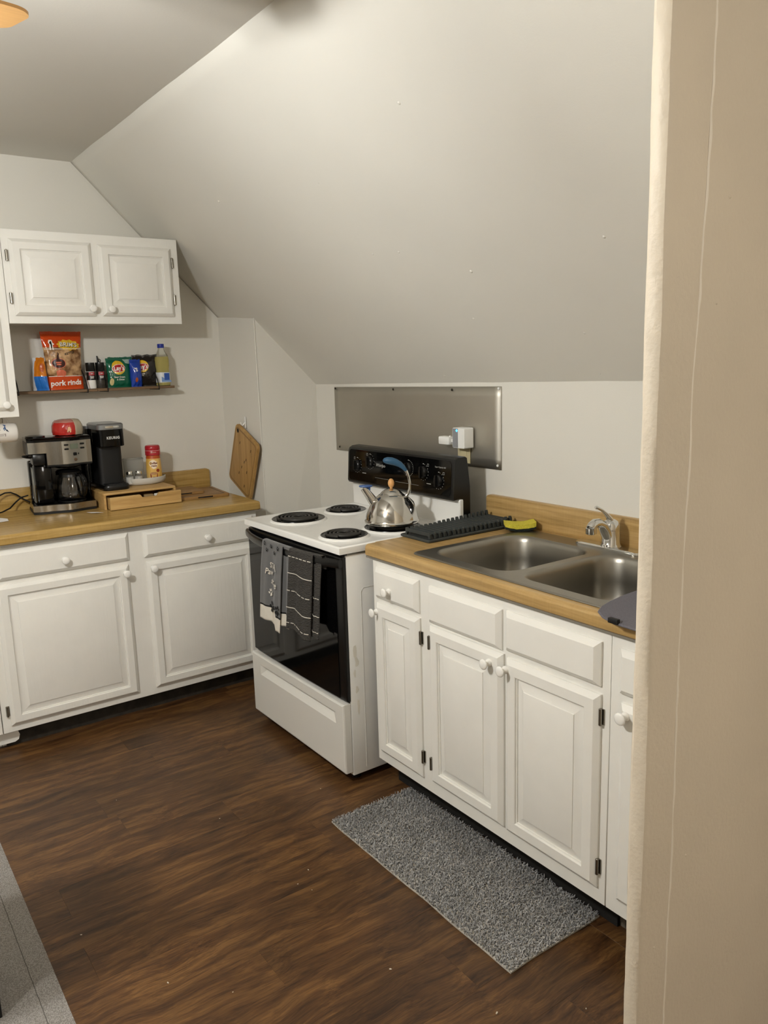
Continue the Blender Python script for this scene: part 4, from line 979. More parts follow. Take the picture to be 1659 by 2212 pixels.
lp('dial', MB().lathe([(0.008, 0), (0.0075, .003), (0, .0035)], pf(0.060, 0.240, .003), 16, ax=Matrix(((0, 0, 1), (0, 1, 0), (-1, 0, 0)))), mat('dial_bronze', '5c4a3a', rough=0.3, metal=.6), pnl)
# carafe
cf = lp('carafe', MB().lathe([(0.0, 0.0), (0.056, 0.0), (0.062, 0.006), (0.064, 0.030), (0.060, 0.070), (0.050, 0.105), (0.046, 0.118), (0.048, 0.124), (0.046, 0.124), (0.044, 0.118), (0.048, 0.104), (0.058, 0.069), (0.062, 0.030), (0.060, 0.008), (0.055, 0.002), (0, 0.002)], (0.022, 0.040, 0.0475), 32, cap1=False, cap0=False), GLASS, smooth=60, recalc=False)
lp('carafe_lid', MB().lathe([(0.049, 0.120), (0.050, 0.130), (0.040, 0.140), (0, 0.141)], (0.022, 0.040, 0.0475), 24), BSATIN, cf)
lp('carafe_band', MB().lathe([(0.0475, 0.108), (0.0505, 0.108), (0.0485, 0.120), (0.0465, 0.120)], (0.022, 0.040, 0.0475), 28, cap0=False, cap1=False), BSATIN, cf)
hpts = [(0.060, 0.062, 0.165), (0.088, 0.080, 0.166), (0.098, 0.088, 0.145), (0.098, 0.090, 0.110), (0.090, 0.086, 0.075), (0.078, 0.076, 0.062)]
lp('carafe_handle', MB().tube(hpts, [.009, .011, .012, .012, .010, .006], 10), BGLOSS, cf, smooth=60)
lp('filter_basket', MB().lathe([(0.03, 0.196), (0.052, 0.205), (0.055, 0.222)], (0.02, 0.040, 0), 22), BSATIN)
# its cord
cdm = part('power_cord', MB().tube([(-2.145, -1.40, 0.985), (-2.15, -1.43, 0.978), (-2.15, -1.455, 0.960), (-2.13, -1.486, 0.937), (-2.11, -1.525, 0.926), (-2.09, -1.60, 0.920)], 0.0035, 7), WIRE, None)
tag(cdm, 'black power cord lying low on the counter left of the coffee maker', 'cord')
cd2 = part('power_cord', MB().tube([(-2.150, -1.395, 0.952), (-2.165, -1.42, 0.968), (-2.17, -1.445, 0.990), (-2.165, -1.47, 1.004), (-2.16, -1.495, 1.006), (-2.15, -1.525, 0.996), (-2.12, -1.58, 0.955), (-2.09, -1.64, 0.921)], 0.0035, 7), WIRE, None)
tag(cd2, 'black power cord arching up in a loop against the left backsplash', 'cord')
# coffee filters in red wrap
cfz = CMZ+0.3425
fl_ = thing('coffee_filter_pack', 'stack of coffee filters in red and clear wrap on top of the coffee maker', 'coffee filters', (-2.075, -1.212, cfz))
fred = film('red_wrap', 'b02a22', rough=0.18, var=0.12, vscale=20); fclr = film('filter_paper', 'c9bda6', rough=0.35, col2='9c8f78', vscale=22, stretch=(1, 1, 0.15))
mb = MB(); lo = []
for i, (z, r) in enumerate(((0, 0.055), (0.004, 0.066), (0.020, 0.070), (0.045, 0.067), (0.060, 0.062), (0.070, 0.054), (0.074, 0.035), (0.075, 0.005))):
    lo.append([(r*0.85*(1+.05*mnoise.noise(Vector((k*.55, z*40, 1))))*math.cos(2*PI*k/40), r*(1+.05*mnoise.noise(Vector((k*.55, z*40, 1))))*math.sin(2*PI*k/40), z+.003*mnoise.noise(Vector((k*.4, z*30, 5)))) for k in range(40)])
mb.loft(lo)
nb = len(lo[0])
mb.m = [0]*len(mb.m)
for i, f in enumerate(mb.f[:nb*7]):
    k = i % nb; ang = 2*PI*(k+.5)/nb
    if 0.35 < math.sin(ang) or i//nb >= 5: mb.m[i] = 1
    if i//nb >= 4 and math.sin(ang) < 0.35: mb.m[i] = 2
mb.m[-1] = 2
part('filter_stack', mb, [fred, fclr, film('red_film_top', 'a8766a', rough=.15, var=.2, vscale=15)], fl_, world=False, smooth=50)
mw = MB(); add2d(mw, poly2([(-.010, -.012), (-.004, .010), (.004, .012), (.010, 0), (.008, -.014), (.003, -.014), (0, -.004), (-.004, -.014)]), lambda u, v: (0.0605+.0005, u-.008, 0.030+v))
part('cup_print', mw, mat('filter_print', 'e5b48d', rough=.4), fl_, world=False, smooth=0)

# bamboo pod box
bx = thing('pod_drawer_box', 'bamboo coffee pod box with its drawer pulled out under the slim black brewer', 'storage box', (-2.03, -0.957, CMZ))
by0, by1, bz1 = -1.130, -0.786, 0.990
mb = MB().box(-2.175, -1.882, by0, by0+.010, CMZ, bz1-.010).box(-2.175, -1.882, by1-.010, by1, CMZ, bz1-.010).box(-2.175, -2.165, by0+.01, by1-.01, CMZ, bz1-.010).box(-2.175, -1.882, by0, by1, bz1-.010, bz1, bev=.0015)
part('case', mb, BAMBOO, bx)
dr = part('drawer', MB().box(-2.10, -1.845, -1.114, -1.106, .9165, 0.966).box(-2.10, -1.845, -0.790, -0.782, .9165, .966) if False else MB().box(-2.10, -1.845, -1.112, -1.104, .9165, 0.968).box(-2.10, -1.845, -0.806, -0.798, .9165, .968).box(-2.10, -1.845, -1.104, -0.806, .9165, .921), BAMBOO, bx)
fp = [(-1.117, .9165), (-0.779, .9165), (-0.779, .9745), (-0.885, .9745), (-0.897, .960), (-0.965, .960), (-0.977, .9745), (-1.117, .9745)]
part('drawer_front', MB().prism(fp, lambda p, q, t: (t, p, q), -1.846, -1.834), BAMBOO, dr, smooth=20)
for i, (x, y, a) in enumerate(((-1.868, -0.880, .3), (-1.872, -0.925, -.2), (-1.866, -0.84, .1))):
    p = part('packet', MB().box(-.010, .010, -.022, .022, 0, 0.046, bev=.003), film('packet_white', 'dcdcd6', rough=.3) if i == 0 else film('packet_tan', '8c7550', rough=.4), None)
    p.location = (x, y, 0.9212); p.rotation_euler = (0, 0.15, a)
    tag(p, ('white single-serve packet in the open bamboo drawer', 'tan packet in the middle of the open bamboo drawer', 'tan packet at the right end of the open bamboo drawer')[i], 'packet', 'packets in the bamboo drawer')
# slim single-serve brewer
kg = thing('pod_coffee_brewer', 'slim black single-serve coffee brewer with silver lid, marked KEURIG', 'coffee maker', (-2.065, -1.045, bz1+.0002))
def kp(name, mb, m, par=None, smooth=35): return part(name, mb, m, par or kg, world=False, smooth=smooth)
def rrz(x0, x1, y0, y1, r, zs, n=5):
    return MB().loft([[(p, q, z) for p, q in rrect(x0+i, x1-i, y0+i, y1-i, r, n)] for z, i in zs])
kp('base', rrz(-0.13, 0.122, -0.060, 0.064, 0.030, ((0, 0.002), (0.004, 0), (0.020, 0), (0.026, 0.003))), BSATIN)
kp('drip_tray', rrz(0.03, 0.112, -0.045, 0.052, 0.02, ((0.0262, 0), (0.030, 0.002))), BMATTE)
kp('column', rrz(-0.13, 0.060, -0.058, 0.056, 0.022, ((0.0262, 0), (0.205, 0))), BMATTE)
kp('head', rrz(-0.13, 0.104, -0.060, 0.062, 0.026, ((0.205, 0.003), (0.208, 0), (0.286, 0))), BGLOSS)
kp('lid', rrz(-0.10, 0.106, -0.061, 0.063, 0.027, ((0.2865, 0), (0.308, 0), (0.314, 0.006))), mat('brewer_silver', '8d8f90', rough=.3, metal=.7))
kp('lid_handle', rrz(0.1, 0.112, -0.030, 0.036, 0.004, ((0.294, 0), (0.303, 0)), 3), CHROME)
kp('tank', rrz(-0.138, -0.06, -0.074, -0.0605, 0.006, ((0.0262, 0), (0.285, 0))), mat('smoke_tank', '30312f', rough=.1, trans=.3))
kp('tank_lid', rrz(-0.138, -0.06, -0.075, -0.061, 0.006, ((0.2853, 0), (0.297, 0))), GREYP)
mb = MB(); add2d(mb, text2d('KEURIG', 0.0165, bold=0.0006, space=1.1), lambda u, v: (0.1043, u, v), off=(0.006, 0.2465)); o = kp('lettering', mb, mat('logo_silver', 'c9c9c5', rough=.3), None, 0); o['kind'] = 'stuff'
# tray with creamer, shakers and jar
tz = bz1+.0003
tcx, tcy, ta, tb = -2.085, -0.868, 0.108, 0.080
tr = thing('oval_tray', 'white oval tray on the bamboo box holding creamer and shakers', 'tray', (tcx, tcy, tz))
part('dish', MB().lathe([(0.0, 0.0), (0.80, 0.0), (0.90, 0.004), (0.985, 0.017), (1.0, 0.033), (0.975, 0.034), (0.955, 0.018), (0.86, 0.007), (0.0, 0.006)], seg=44, sx=tb, sy=ta), mat('tray_white', 'cfcdc6', rough=.3), tr, world=False, smooth=50)
tz2 = tz+0.0064
def shaker(x, y, label):
    t = thing('salt_shaker', label, 'shaker', (x, y, tz2), 0, 'glass shakers in the tray')
    part('glass_body', MB().lathe([(0.0, 0), (0.017, 0), (0.0185, 0.003), (0.0175, 0.038), (0.0150, 0.048)], seg=12), GLASS, t, world=False, smooth=20)
    part('salt', MB().lathe([(0.0, .0015), (0.0155, .0015), (0.0168, 0.004), (0.0158, 0.036), (0, 0.037)], seg=12), mat('salt', 'f0eee8', rough=.9), t, world=False, smooth=20)
    part('cap', MB().lathe([(0.0155, 0.0482), (0.016, 0.056), (0.013, 0.063), (0.006, 0.0665), (0, 0.067)], seg=16), CHROME, t, world=False, smooth=40)
shaker(-2.040, -0.909, 'glass salt shaker in the tray, nearer the creamer'); shaker(-2.050, -0.950, 'glass salt shaker in the tray, nearer the black brewer')
jr = thing('clear_canister', 'clear plastic canister at the back of the white tray', 'canister', (-2.112, -0.908, tz2))
part('wall', MB().lathe([(0, 0), (0.044, 0), (0.047, 0.003), (0.049, 0.118), (0.0475, 0.118), (0.0455, 0.004), (0, 0.003)], seg=30, cap0=False, cap1=False), CLEARP, jr, world=False, smooth=50, recalc=False)
part('rim', MB().lathe([(0.049, 0.112), (0.0515, 0.113), (0.0515, 0.119), (0.049, 0.1195), (0.0475, .118)], seg=30, cap0=False, cap1=False), CLEARP, jr, world=False)
part('grip_strip', MB().box(0.040, 0.047, 0.018, 0.030, 0.0, 0.068, bev=.002), CLEARP, jr, world=False)
crm = thing('creamer_bottle', 'yellow coffee creamer bottle with red lid and Coffee mate lettering', 'bottle', (-2.062, -0.822, tz2))
prof = [(0, 0), (0.033, 0), (0.0365, 0.004), (0.0375, 0.020), (0.0375, 0.060), (0.0365, 0.090), (0.034, 0.115), (0.0325, 0.128), (0.031, 0.132)]
yel = mat('creamer_yellow', 'd9a52c', rough=.35, col2='e0c183', vscale=6, stretch=(1, 1, 1)); redl = mat('creamer_red', 'a8202a', rough=.3)
part('bottle_body', MB().lathe(prof, seg=30), yel, crm, world=False, smooth=50)
part('shoulder_band', MB().lathe([(0.0345, 0.117), (0.0352, 0.117), (0.0335, 0.131), (0.032, 0.1315)], seg=30, cap0=False, cap1=False), mat('creamer_orange', 'b5501f', rough=.35), crm, world=False)
cp_ = part('lid', MB().lathe([(0.034, 0.1322), (0.0365, 0.133), (0.0365, 0.157), (0.0355, 0.159), (0.0365, 0.161), (0.0355, 0.176), (0.031, 0.181), (0, 0.181)], seg=30), redl, crm, world=False, smooth=40)
part('lid_ring', MB().lathe([(0.0367, 0.1555), (0.037, 0.156), (0.037, 0.157), (0.0367, 0.1575)], seg=30, cap0=False, cap1=False), mat('lid_white', 'd9a0a0', rough=.4), cp_, world=False)
def rad(z):
    for (r0, z0_), (r1, z1_) in zip(prof, prof[1:]):
        if z0_ <= z <= z1_ and z1_ > z0_: return r0+(r1-r0)*(z-z0_)/(z1_-z0_)
    return 0.034
CA = -0.35
def cyl(u, z, off=0.0006, r=None):
    rr = (r or rad(z))+off; a = CA+u/rr; return (rr*math.cos(a), rr*math.sin(a), z)
def lab(name, vf, m, off, par=crm, fn=None):
    mb = MB(); f = fn or (lambda u, v: cyl(u, v, off)); mb.add([f(p, q) for p, q in vf[0]], vf[1]); o = part(name, mb, m, par, world=False, smooth=0, recalc=False); return o
cream = mat('label_cream', 'f2dfc4', rough=.4); brn = mat('label_brown', '6e2a16', rough=.4); brn2 = mat('label_red_brown', '93391f', rough=.4)
lab('logo_patch', ell(0.019, 0.017, 22, -0.003, 0.093, 0.3), cream, .0006); lab('logo_patch', ell(0.015, 0.020, 22, 0.004, 0.086, -0.3), cream, .0007)
mb = MB(); add2d(mb, text2d('Coffee', 0.0145, shear=.2, bold=.0004), lambda u, v: cyl(u, v, .0012), off=(-.001, .095)); add2d(mb, text2d('mate', 0.0135, shear=.2, bold=.0004), lambda u, v: cyl(u, v, .0012), off=(.0015, .082)); o = part('lettering', mb, brn, crm, world=False, smooth=0, recalc=False); o['kind'] = 'stuff'
lab('cup_print', poly2([(-.020, .044), (.018, .046), (.016, .018), (.010, .006), (-.012, .005), (-.018, .016)]), brn2, .0008)
lab('coffee_print', ell(.018, .007, 18, -.001, .044), mat('label_tan', 'b98a5c', rough=.4), .0011)
lab('badge_print', ell(.0085, .0085, 16, .020, .058), brn2, .0008)
mb = MB(); add2d(mb, text2d('ORIGINAL', 0.0062), lambda u, v: cyl(u, v, .0008, .0365), off=(0.004, .1475)); o = part('lettering', mb, cream, cp_, world=False, smooth=0, recalc=False); o['kind'] = 'stuff'

# cutting boards on the counter
b1 = thing('cutting_board', 'large worn bamboo cutting board lying on the counter right of the box', 'cutting board', (-1.990, -0.640, 0.9143), math.radians(-6))
part('board', MB().loft([[(p, q, z) for p, q in rrect(-0.155+i, 0.135-i, -0.135+i, 0.132-i, 0.012, 4)] for z, i in ((0, 0.001), (0.001, 0), (0.012, 0), (0.0135, 0.002))]), BAMBOOD, b1, world=False, smooth=30)
part('juice_groove', MB().loft([[(p, q, 0.0136+dz) for p, q in rrect(-0.155+i, 0.135-i, -0.135+i, 0.132-i, 0.008, 4)] for i, dz in ((0.018, 0), (0.020, .0004), (0.024, .0004), (0.026, 0))], cap0=False, cap1=False), mat('groove_dark', '6b4f2c', rough=.6), b1, world=False)
part('grip_slot', MB().box(0.1335, 0.1356, -0.030, 0.045, 0.003, 0.010, bev=.0008), DARK, b1, world=False)
b2_ = thing('cutting_board', 'small worn bamboo cutting board stacked on the larger flat one', 'cutting board', (-2.035, -0.695, 0.9288), math.radians(-4))
part('board', MB().loft([[(p, q, z) for p, q in rrect(-0.105+i, 0.095-i, -0.078+i, 0.085-i, 0.012, 4)] for z, i in ((0, 0.001), (0.001, 0), (0.011, 0), (0.0125, 0.002))]), BAMBOOD, b2_, world=False, smooth=30)
part('grip_slot', MB().box(0.0935, 0.0957, -0.045, 0.020, 0.003, 0.009, bev=.0008), DARK, b2_, world=False)
# board hanging on the chase, turned on its hook
hb = thing('cutting_board', 'bamboo cutting board hanging crookedly from a hook by the range', 'cutting board', (-1.988, -0.3655, 1.058))
RH = Matrix.Rotation(math.radians(24), 3, 'Y')
def hbp(u, v, w): p = RH @ Vector((u, 0, v)); return (p.x, -w, p.z)
HW, HH = 0.130, 0.165
out = rrect(-HW, HW, -HH, HH, 0.026, 6)
hole = [(-HW+.035+.011*math.cos(2*PI*k/16), HH-.030+.011*math.sin(2*PI*k/16)) for k in range(16)]
mb = MB()
mb.loft([[hbp(p*s_, q*s_, w_) for p, q in out] for s_, w_ in ((.985, -.009), (1, -.006), (1, .006), (.985, .009))], cap1=True)
bd = part('board', mb, BAMBOOV, hb, world=False, smooth=30)
part('hang_hole', MB().add([hbp(p, q, .0094) for p, q in [(-HW+.035, HH-.030)]+hole], [(0, 1+k, 1+(k+1) % 16) for k in range(16)]), DARK, bd, world=False, smooth=0)
mb = MB(); mb.loft([[hbp(p*s_, q*s_, w_) for p, q in rrect(-HW, HW, -HH, HH, 0.026, 6)] for s_, w_ in ((.93, .0091), (.915, .0097), (.895, .0097), (.88, .0091))], cap0=False, cap1=False)
part('juice_groove', mb, mat('groove_light', '8d6a3a', rough=.5), bd, world=False)
for (u, v) in ((-0.055, 0.085), (0.035, 0.03), (0.0, -0.03), (0.06, -0.03), (0.02, 0.01), (0.07, 0.10), (0.055, -0.115), (-0.02, -0.075)):
    mk = part('knot_mark', MB().add([hbp(u+a, v+b, .0094) for a, b in ((-.004, -.008), (.003, -.009), (.004, .007), (-.003, .008))], [(0, 1, 2, 3)]), mat('knot_dark', '4a3216', rough=.6), bd, world=False, smooth=0)
hk = thing('wall_hook', 'small white adhesive hook above the hanging cutting board', 'hook', (-1.982, -0.346, 1.262))
part('hook_plate', MB().box(-0.008, 0.008, -0.004, -0.0005, -0.030, 0.030, bev=.002), WHITEP, hk, world=False)
part('hook_tip', MB().tube([(0, -.004, 0.0), (0, -.018, -0.014), (0, -.026, -0.010), (0, -.028, 0.002)], .0028, 8), WHITEP, hk, world=False)
# papers on the counter
def paper(x, y, pts, label, rz):
    mb = MB().loft([[(p, q, z+0.004*mnoise.noise(Vector((p*30, q*30, x)))+.003) for p, q in pts] for z in (0.0, 0.0006)])
    o = part('paper_scrap', mb, mat('paper', 'e9e6e2', rough=.7), None, smooth=0); o.location = (x, y, CMZ); o.rotation_euler = (0, 0, rz); tag(o, label, 'paper'); return o
pp = paper(-1.955, -1.575, [(-.05, -.05), (.045, -.045), (.05, .03), (.0, .045), (-.045, .03)], 'crumpled white receipt at the left edge of the counter', 0.2)
mb = MB()
for k in range(3): mb.add([(-.02+k*.018+a, -.02+b, .0068) for a, b in ((0, 0), (.006, 0), (.006, .045), (0, .045))], [(0, 1, 2, 3)])
paper(-1.838, -1.185, [(-.018, -.035), (.012, -.02), (.022, .03), (-.005, .012)], 'small white paper scrap in front of the coffee maker', -0.1)

# ================================================================== SNACK SHELF
SZ = 1.4645; SX0, SX1 = XL+.001, -2.088
sf = thing('wall_shelf', 'narrow rustic wood shelf with black wire brackets under the wall cabinet', 'shelf', (-2.15, -1.05, 1.455))
part('board', MB().box(SX0, SX1, -1.052, -0.672, SZ-.012, SZ, bev=.0012, seg=1), SHELFW, sf)
part('board', MB().box(SX0, SX1, -1.43, -1.053, SZ-.013, SZ-.001, bev=.0012, seg=1), SHELFW, sf)
for y in (-1.100, -1.006, -0.755, -1.405):
    mb = MB()
    zb_ = SZ-.015
    mb.tube([(XL+.004, y, zb_+.17), (XL+.004, y, zb_)], .0028, 6).tube([(XL+.004, y, zb_), (SX1+.006, y, zb_), (SX1+.0065, y, zb_+.016), (SX1-.012, y, zb_+.05), (XL+.055, y, zb_+.11), (XL+.006, y, zb_+.168)], .0028, 6)
    part('wire_bracket', mb, WIRE, sf)
SZ += .0003
class Bag:
    def __init__(s, name, label, x, y, W, H, D, rz, mats, mfn, seed, lean=0.0, topw=1.0, botw=1.0, group=None, crk=1.0):
        s.t = thing(name, label, 'snack bag', (x, y, SZ), rz, group); s.W, s.H, s.D, s.seed, s.lean, s.tw, s.bw, s.crk = W, H, D, seed, lean, topw, botw, crk
        mb = MB(); nu, nv = 22, 30
        mb.grid(lambda u, v: s.P(u*2-1, v, 1), nu, nv, 0, mfn); mb.grid(lambda u, v: s.P(1-u*2, v, -1), nu, nv, 0, lambda u, v: mfn(1-u, v) if mfn else 0)
        s.body = part('bag', mb, mats, s.t, world=False, smooth=50, recalc=False)
        b = bmesh.new(); b.from_mesh(s.body.data); bmesh.ops.remove_doubles(b, verts=b.verts, dist=1e-5); bmesh.ops.recalc_face_normals(b, faces=b.faces); b.to_mesh(s.body.data); b.free()
        s.body.data.shade_smooth()
    def P(s, u, v, side, off=0.0):
        e = (1-abs(u)**2.4)**0.55 if abs(u) < 1 else 0
        vv = min(1, max(0, v)); g = max(0, math.sin(PI*min(1, max(0, (vv-0.0)/0.93))))**0.55 if vv < .93 else 0
        g = max(g, 0.35*(1-vv)**4)
        d = s.D/2*e*g
        if 0 < e*g: d += s.crk*(0.0035*mnoise.noise(Vector((u*2.6, v*4.5, s.seed+side*3)))+0.0018*mnoise.noise(Vector((u*7, v*9, s.seed+5)))) * min(1, e*g*2)
        wd = s.W/2*(s.bw+(s.tw-s.bw)*vv)*(1-.05*math.sin(PI*vv))
        edge = .0015*mnoise.noise(Vector((vv*14, u, s.seed)))
        zz = vv*s.H+(0.004*mnoise.noise(Vector((u*3, s.seed, 1)))+.002*mnoise.noise(Vector((u*9, s.seed, 4))) if vv > .9 else 0)
        return (side*(max(0, d)+.0004+off)+s.lean*vv, u*wd+edge, max(0.0, zz))
    def decal(s, name, vf, m, off=0.0012, uo=0.0, vo=0.0, rot=0.0):      # 2-D shapes in metres, origin at bag centre-bottom
        c, sn = math.cos(rot), math.sin(rot)
        vf = fine2(vf); mb = MB(); mb.add([s.P(max(-1, min(1, (uo+x*c-y*sn)/(s.W/2))), (vo+x*sn+y*c)/s.H, 1, off) for x, y in vf[0]], vf[1])
        o = part(name, mb, m, s.body, world=False, smooth=0, recalc=False); return o
ORG = film('bag_orange', 'cc4a1a'); RIND = film('pork_rinds', 'cda577', col2='6e4826', vscale=26, detail=3, ramp=(.40, .62)); 
INK = mat('print_black', '14100e', rough=.3); WHT = mat('print_white', 'f0ece4', rough=.35); YEL = mat('print_yellow', 'e0b52c', rough=.3); PINK = mat('print_pink', 'cf6a4c', rough=.3); PBR = mat('print_brown', '3a1812', rough=.3)
B = Bag('pork_rind_bag', 'big orange bag of pork rinds with a clear window on the snack shelf', -2.158, -1.176, 0.168, 0.268, 0.058, math.radians(6), [ORG, RIND], lambda u, v: 1 if 0.235 < v < 0.715+.02*math.sin(u*7) else 0, 2.0, lean=-.012, topw=1.14, botw=.97)
B.decal('burst_print', poly2([(.046*math.cos(2*PI*k/22)*(1+.16*(k % 2)), .021*math.sin(2*PI*k/22)*(1+.25*(k % 2))) for k in range(22)]), YEL, .0012, .022, .206, -.08)
o = B.decal('lettering', text2d("BRIM'S", .027, bold=.0012), INK, .0018, .0225, .2055, -.06); o['kind'] = 'stuff'
o = B.decal('lettering', text2d("BRIM'S", .027, bold=.0002), WHT, .0030, .0212, .2068, -.06); o['kind'] = 'stuff'
B.decal('figure_print', poly2([(-.010, -.022), (-.006, .004), (-.010, .012), (-.006, .024), (.006, .024), (.008, .010), (.014, .004), (.007, 0), (.006, -.022), (.002, -.022), (0, -.004), (-.004, -.022)]), WHT, .0014, -.052, .206)
B.decal('figure_print', poly2([(-.004, -.020), (-.002, .002), (-.006, .010), (-.002, .018), (.003, .018), (.004, .004), (.002, -.020), (0, -.006)]), INK, .002, -.052, .206)
B.decal('seam_print', rect2(-.082, .082, -.0012, .0012, 14, 1), WHT, .0014, 0, .1885)
B.decal('pot_outline', ell(.032, .024, 26), PINK, .0012, -.033, .122); B.decal('pot_print', ell(.029, .021, 26), PBR, .0018, -.033, .122)
B.decal('steam_print', poly2([(-.006, 0), (-.002, .018), (.004, .026), (.001, .036), (.008, .026), (.006, .016), (.008, 0)]), PBR, .0018, -.035, .140)
B.decal('lettering', rect2(-.012, .012, -.003, .003, 2, 1), PINK, .0024, -.033, .126); B.decal('lettering', rect2(-.010, .010, -.003, .003, 2, 1), PINK, .0024, -.033, .117)
o = B.decal('lettering', text2d('KETTLE', .014, shear=.2, bold=.0004), INK, .0014, .020, .168, .25); o['kind'] = 'stuff'
B.decal('hand_print', poly2([(-.019, -.019), (-.022, .006), (-.010, .014), (.010, .012), (.022, .002), (.019, -.019)]), PINK, .0013, -.026, .080)
B.decal('border_print', rect2(-.081, .081, -.0012, .0012, 14, 1), WHT, .0014, 0, .0625)
o = B.decal('lettering', text2d('pork rinds', .0345, bold=.0010), WHT, .0016, -.003, .031, .03); o['kind'] = 'stuff'
# small orange and blue bag, edge-on at the left
B = Bag('chip_bag', 'small orange and blue snack bag turned edge-on at the left end of the shelf', -2.148, -1.292, 0.086, 0.150, 0.042, math.radians(-48), [film('bag_orange2', 'c97416'), film('bag_blue', '2a6fc0'), film('bag_white', 'd5d8dc')], lambda u, v: (1 if v < .42 else 0) if u > .28 else 2, 5.0, lean=.0, topw=.7, botw=1.0)
B.decal('swirl_print', ell(.012, .02, 16), mat('print_orange', 'b2541a', rough=.3), .0014, .03, .105)
# spice grinders
def spice(name, label, x, y, top_ring, white):
    t = thing(name, label, 'spice bottle', (x, y, SZ), 0)
    g = GLASS if not white else mat('salt_white', 'e4e2dc', rough=.5)
    part('jar', MB().lathe([(0, 0), (.021, 0), (.022, .003), (.021, .040), (.0185, .068), (.0185, .080)], seg=22), mat('pepper_dark', '3a342d', rough=.3, var=.5, vscale=120) if not white else g, t, world=False, smooth=40)
    part('label_band', MB().lathe([(.0212, .040), (.0216, .040), (.0195, .078), (.019, .078)], seg=22, cap0=False, cap1=False), BSATIN, t, world=False)
    lb = part('label_patch', MB().add([(r_*math.cos(a), r_*math.sin(a), z) for z, r_ in ((.062, .0206), (.078, .0199)) for a in (-.7, -.35, 0, .35, .7)], [(i, i+1, i+6, i+5) for i in range(4)]), mat('label_red', 'a8323a', rough=.4), t, world=False, smooth=0)
    for k, (z, hw_) in enumerate(((.0705, .25), (.056, .45), (.050, .35))):
        part('label_print', MB().add([(.0215*math.cos(a), .0215*math.sin(a), zz) for zz in (z-.0022, z+.0022) for a in (-hw_, 0, hw_)], [(0, 1, 4, 3), (1, 2, 5, 4)]), mat('print_grey', 'c4bdb6', rough=.4), lb, world=False, smooth=0)
    part('grinder_cap', MB().lathe([(.0195, .0805), (.0212, .084), (.0205, .108), (.0215, .112), (.0205, .122), (0, .1225)], seg=22), BSATIN, t, world=False, smooth=40)
    if top_ring:
        part('cap_loop', MB().tube([(0, .0065*math.cos(a), .130+.0075*math.sin(a)) for a in (2*PI*k/16 for k in range(17))], .0016, 6), WIRE, t, world=False)
spice('spice_grinder', 'black-capped spice bottle with white salt right of the pork rinds', -2.140, -1.064, False, True)
spice('spice_grinder', 'black pepper grinder with a wire loop on its cap', -2.142, -1.018, True, False)
# chip bags
def lays(B, uo, vo, s_, clip=None):
    def cl(vf): return ([(max(clip, x) if clip is not None else x, y) for x, y in vf[0]], vf[1])
    B.decal('logo_sun', cl(ell(.026*s_, .026*s_, 26)), YEL, .0012, uo, vo+.003)
    B.decal('logo_ribbon', cl(ell(.027*s_, .015*s_, 24, 0, 0, .12)), mat('logo_white', 'efe9df', rough=.3), .0018, uo, vo)
    B.decal('logo_ribbon', cl(ell(.0255*s_, .0135*s_, 24, 0, 0, .12)), mat('logo_red', 'b3201f', rough=.3), .0024, uo, vo)
B = Bag('chip_bag', 'green bag of sour cream and onion potato chips on the shelf', -2.140, -0.926, 0.128, 0.140, 0.045, math.radians(4), [film('bag_green', '0f5a41')], None, 8.0, lean=-.006, topw=1.0, botw=.97)
lays(B, -.010, .092, 1.28)
o = B.decal('lettering', text2d("Lay's", .029, shear=.15, bold=.0008), WHT, .0034, -.010, .092, .08); o['kind'] = 'stuff'
o = B.decal('lettering', text2d('Sour Cream', .0115, bold=.0002), WHT, .0014, -.008, .050, .0); o['kind'] = 'stuff'
o = B.decal('lettering', text2d('& Onion', .0115, bold=.0002), WHT, .0014, -.004, .038, .0); o['kind'] = 'stuff'
B.decal('corner_print', poly2([(-.02, .012), (.018, .012), (.018, -.004), (.008, -.010), (-.010, -.006)]), mat('print_pale', '9db3a8', rough=.3), .0013, .040, .122)
B.decal('chip_print', ell(.010, .018, 16), mat('chip_yellow', 'c8b982', rough=.4), .0013, -.048, .028)
B = Bag('chip_bag', 'green bag peeking out behind the green sour cream and onion chips', -2.183, -0.905, 0.12, 0.146, 0.03, math.radians(2), [film('bag_green', '0f5a41')], None, 12.0, lean=-.004)
B = Bag('chip_bag', 'royal blue snack bag wedged between the green and the black chip bags', -2.128, -0.850, 0.062, 0.132, 0.05, math.radians(16), [film('bag_royal', '1c3fa0')], None, 15.0, lean=-.004)
o = B.decal('lettering', text2d("'S", .024, bold=.0008), WHT, .0016, -.012, .082, 1.35 if False else 0.0); o['kind'] = 'stuff'
B.decal('chip_print', ell(.007, .012, 14), mat('print_orange', 'b2541a', rough=.3), .0014, -.012, .034)
B = Bag('chip_bag', 'black bag of potato chips leaning beside the oil bottle', -2.158, -0.789, 0.118, 0.155, 0.045, math.radians(-14), [film('bag_black', '1c1815')], None, 19.0, lean=-.010, topw=1.08, botw=.95)
lays(B, -.016, .096, 1.15)
o = B.decal('lettering', text2d("Lay's", .026, shear=.15, bold=.0008), WHT, .0034, -.016, .096, .1); o['kind'] = 'stuff'
B.decal('flavour_print', rect2(-.012, .012, -.002, .002, 3, 1), WHT, .0014, -.018, .062); B.decal('flavour_print', rect2(-.007, .007, -.0016, .0016, 3, 1), WHT, .0014, -.020, .054)
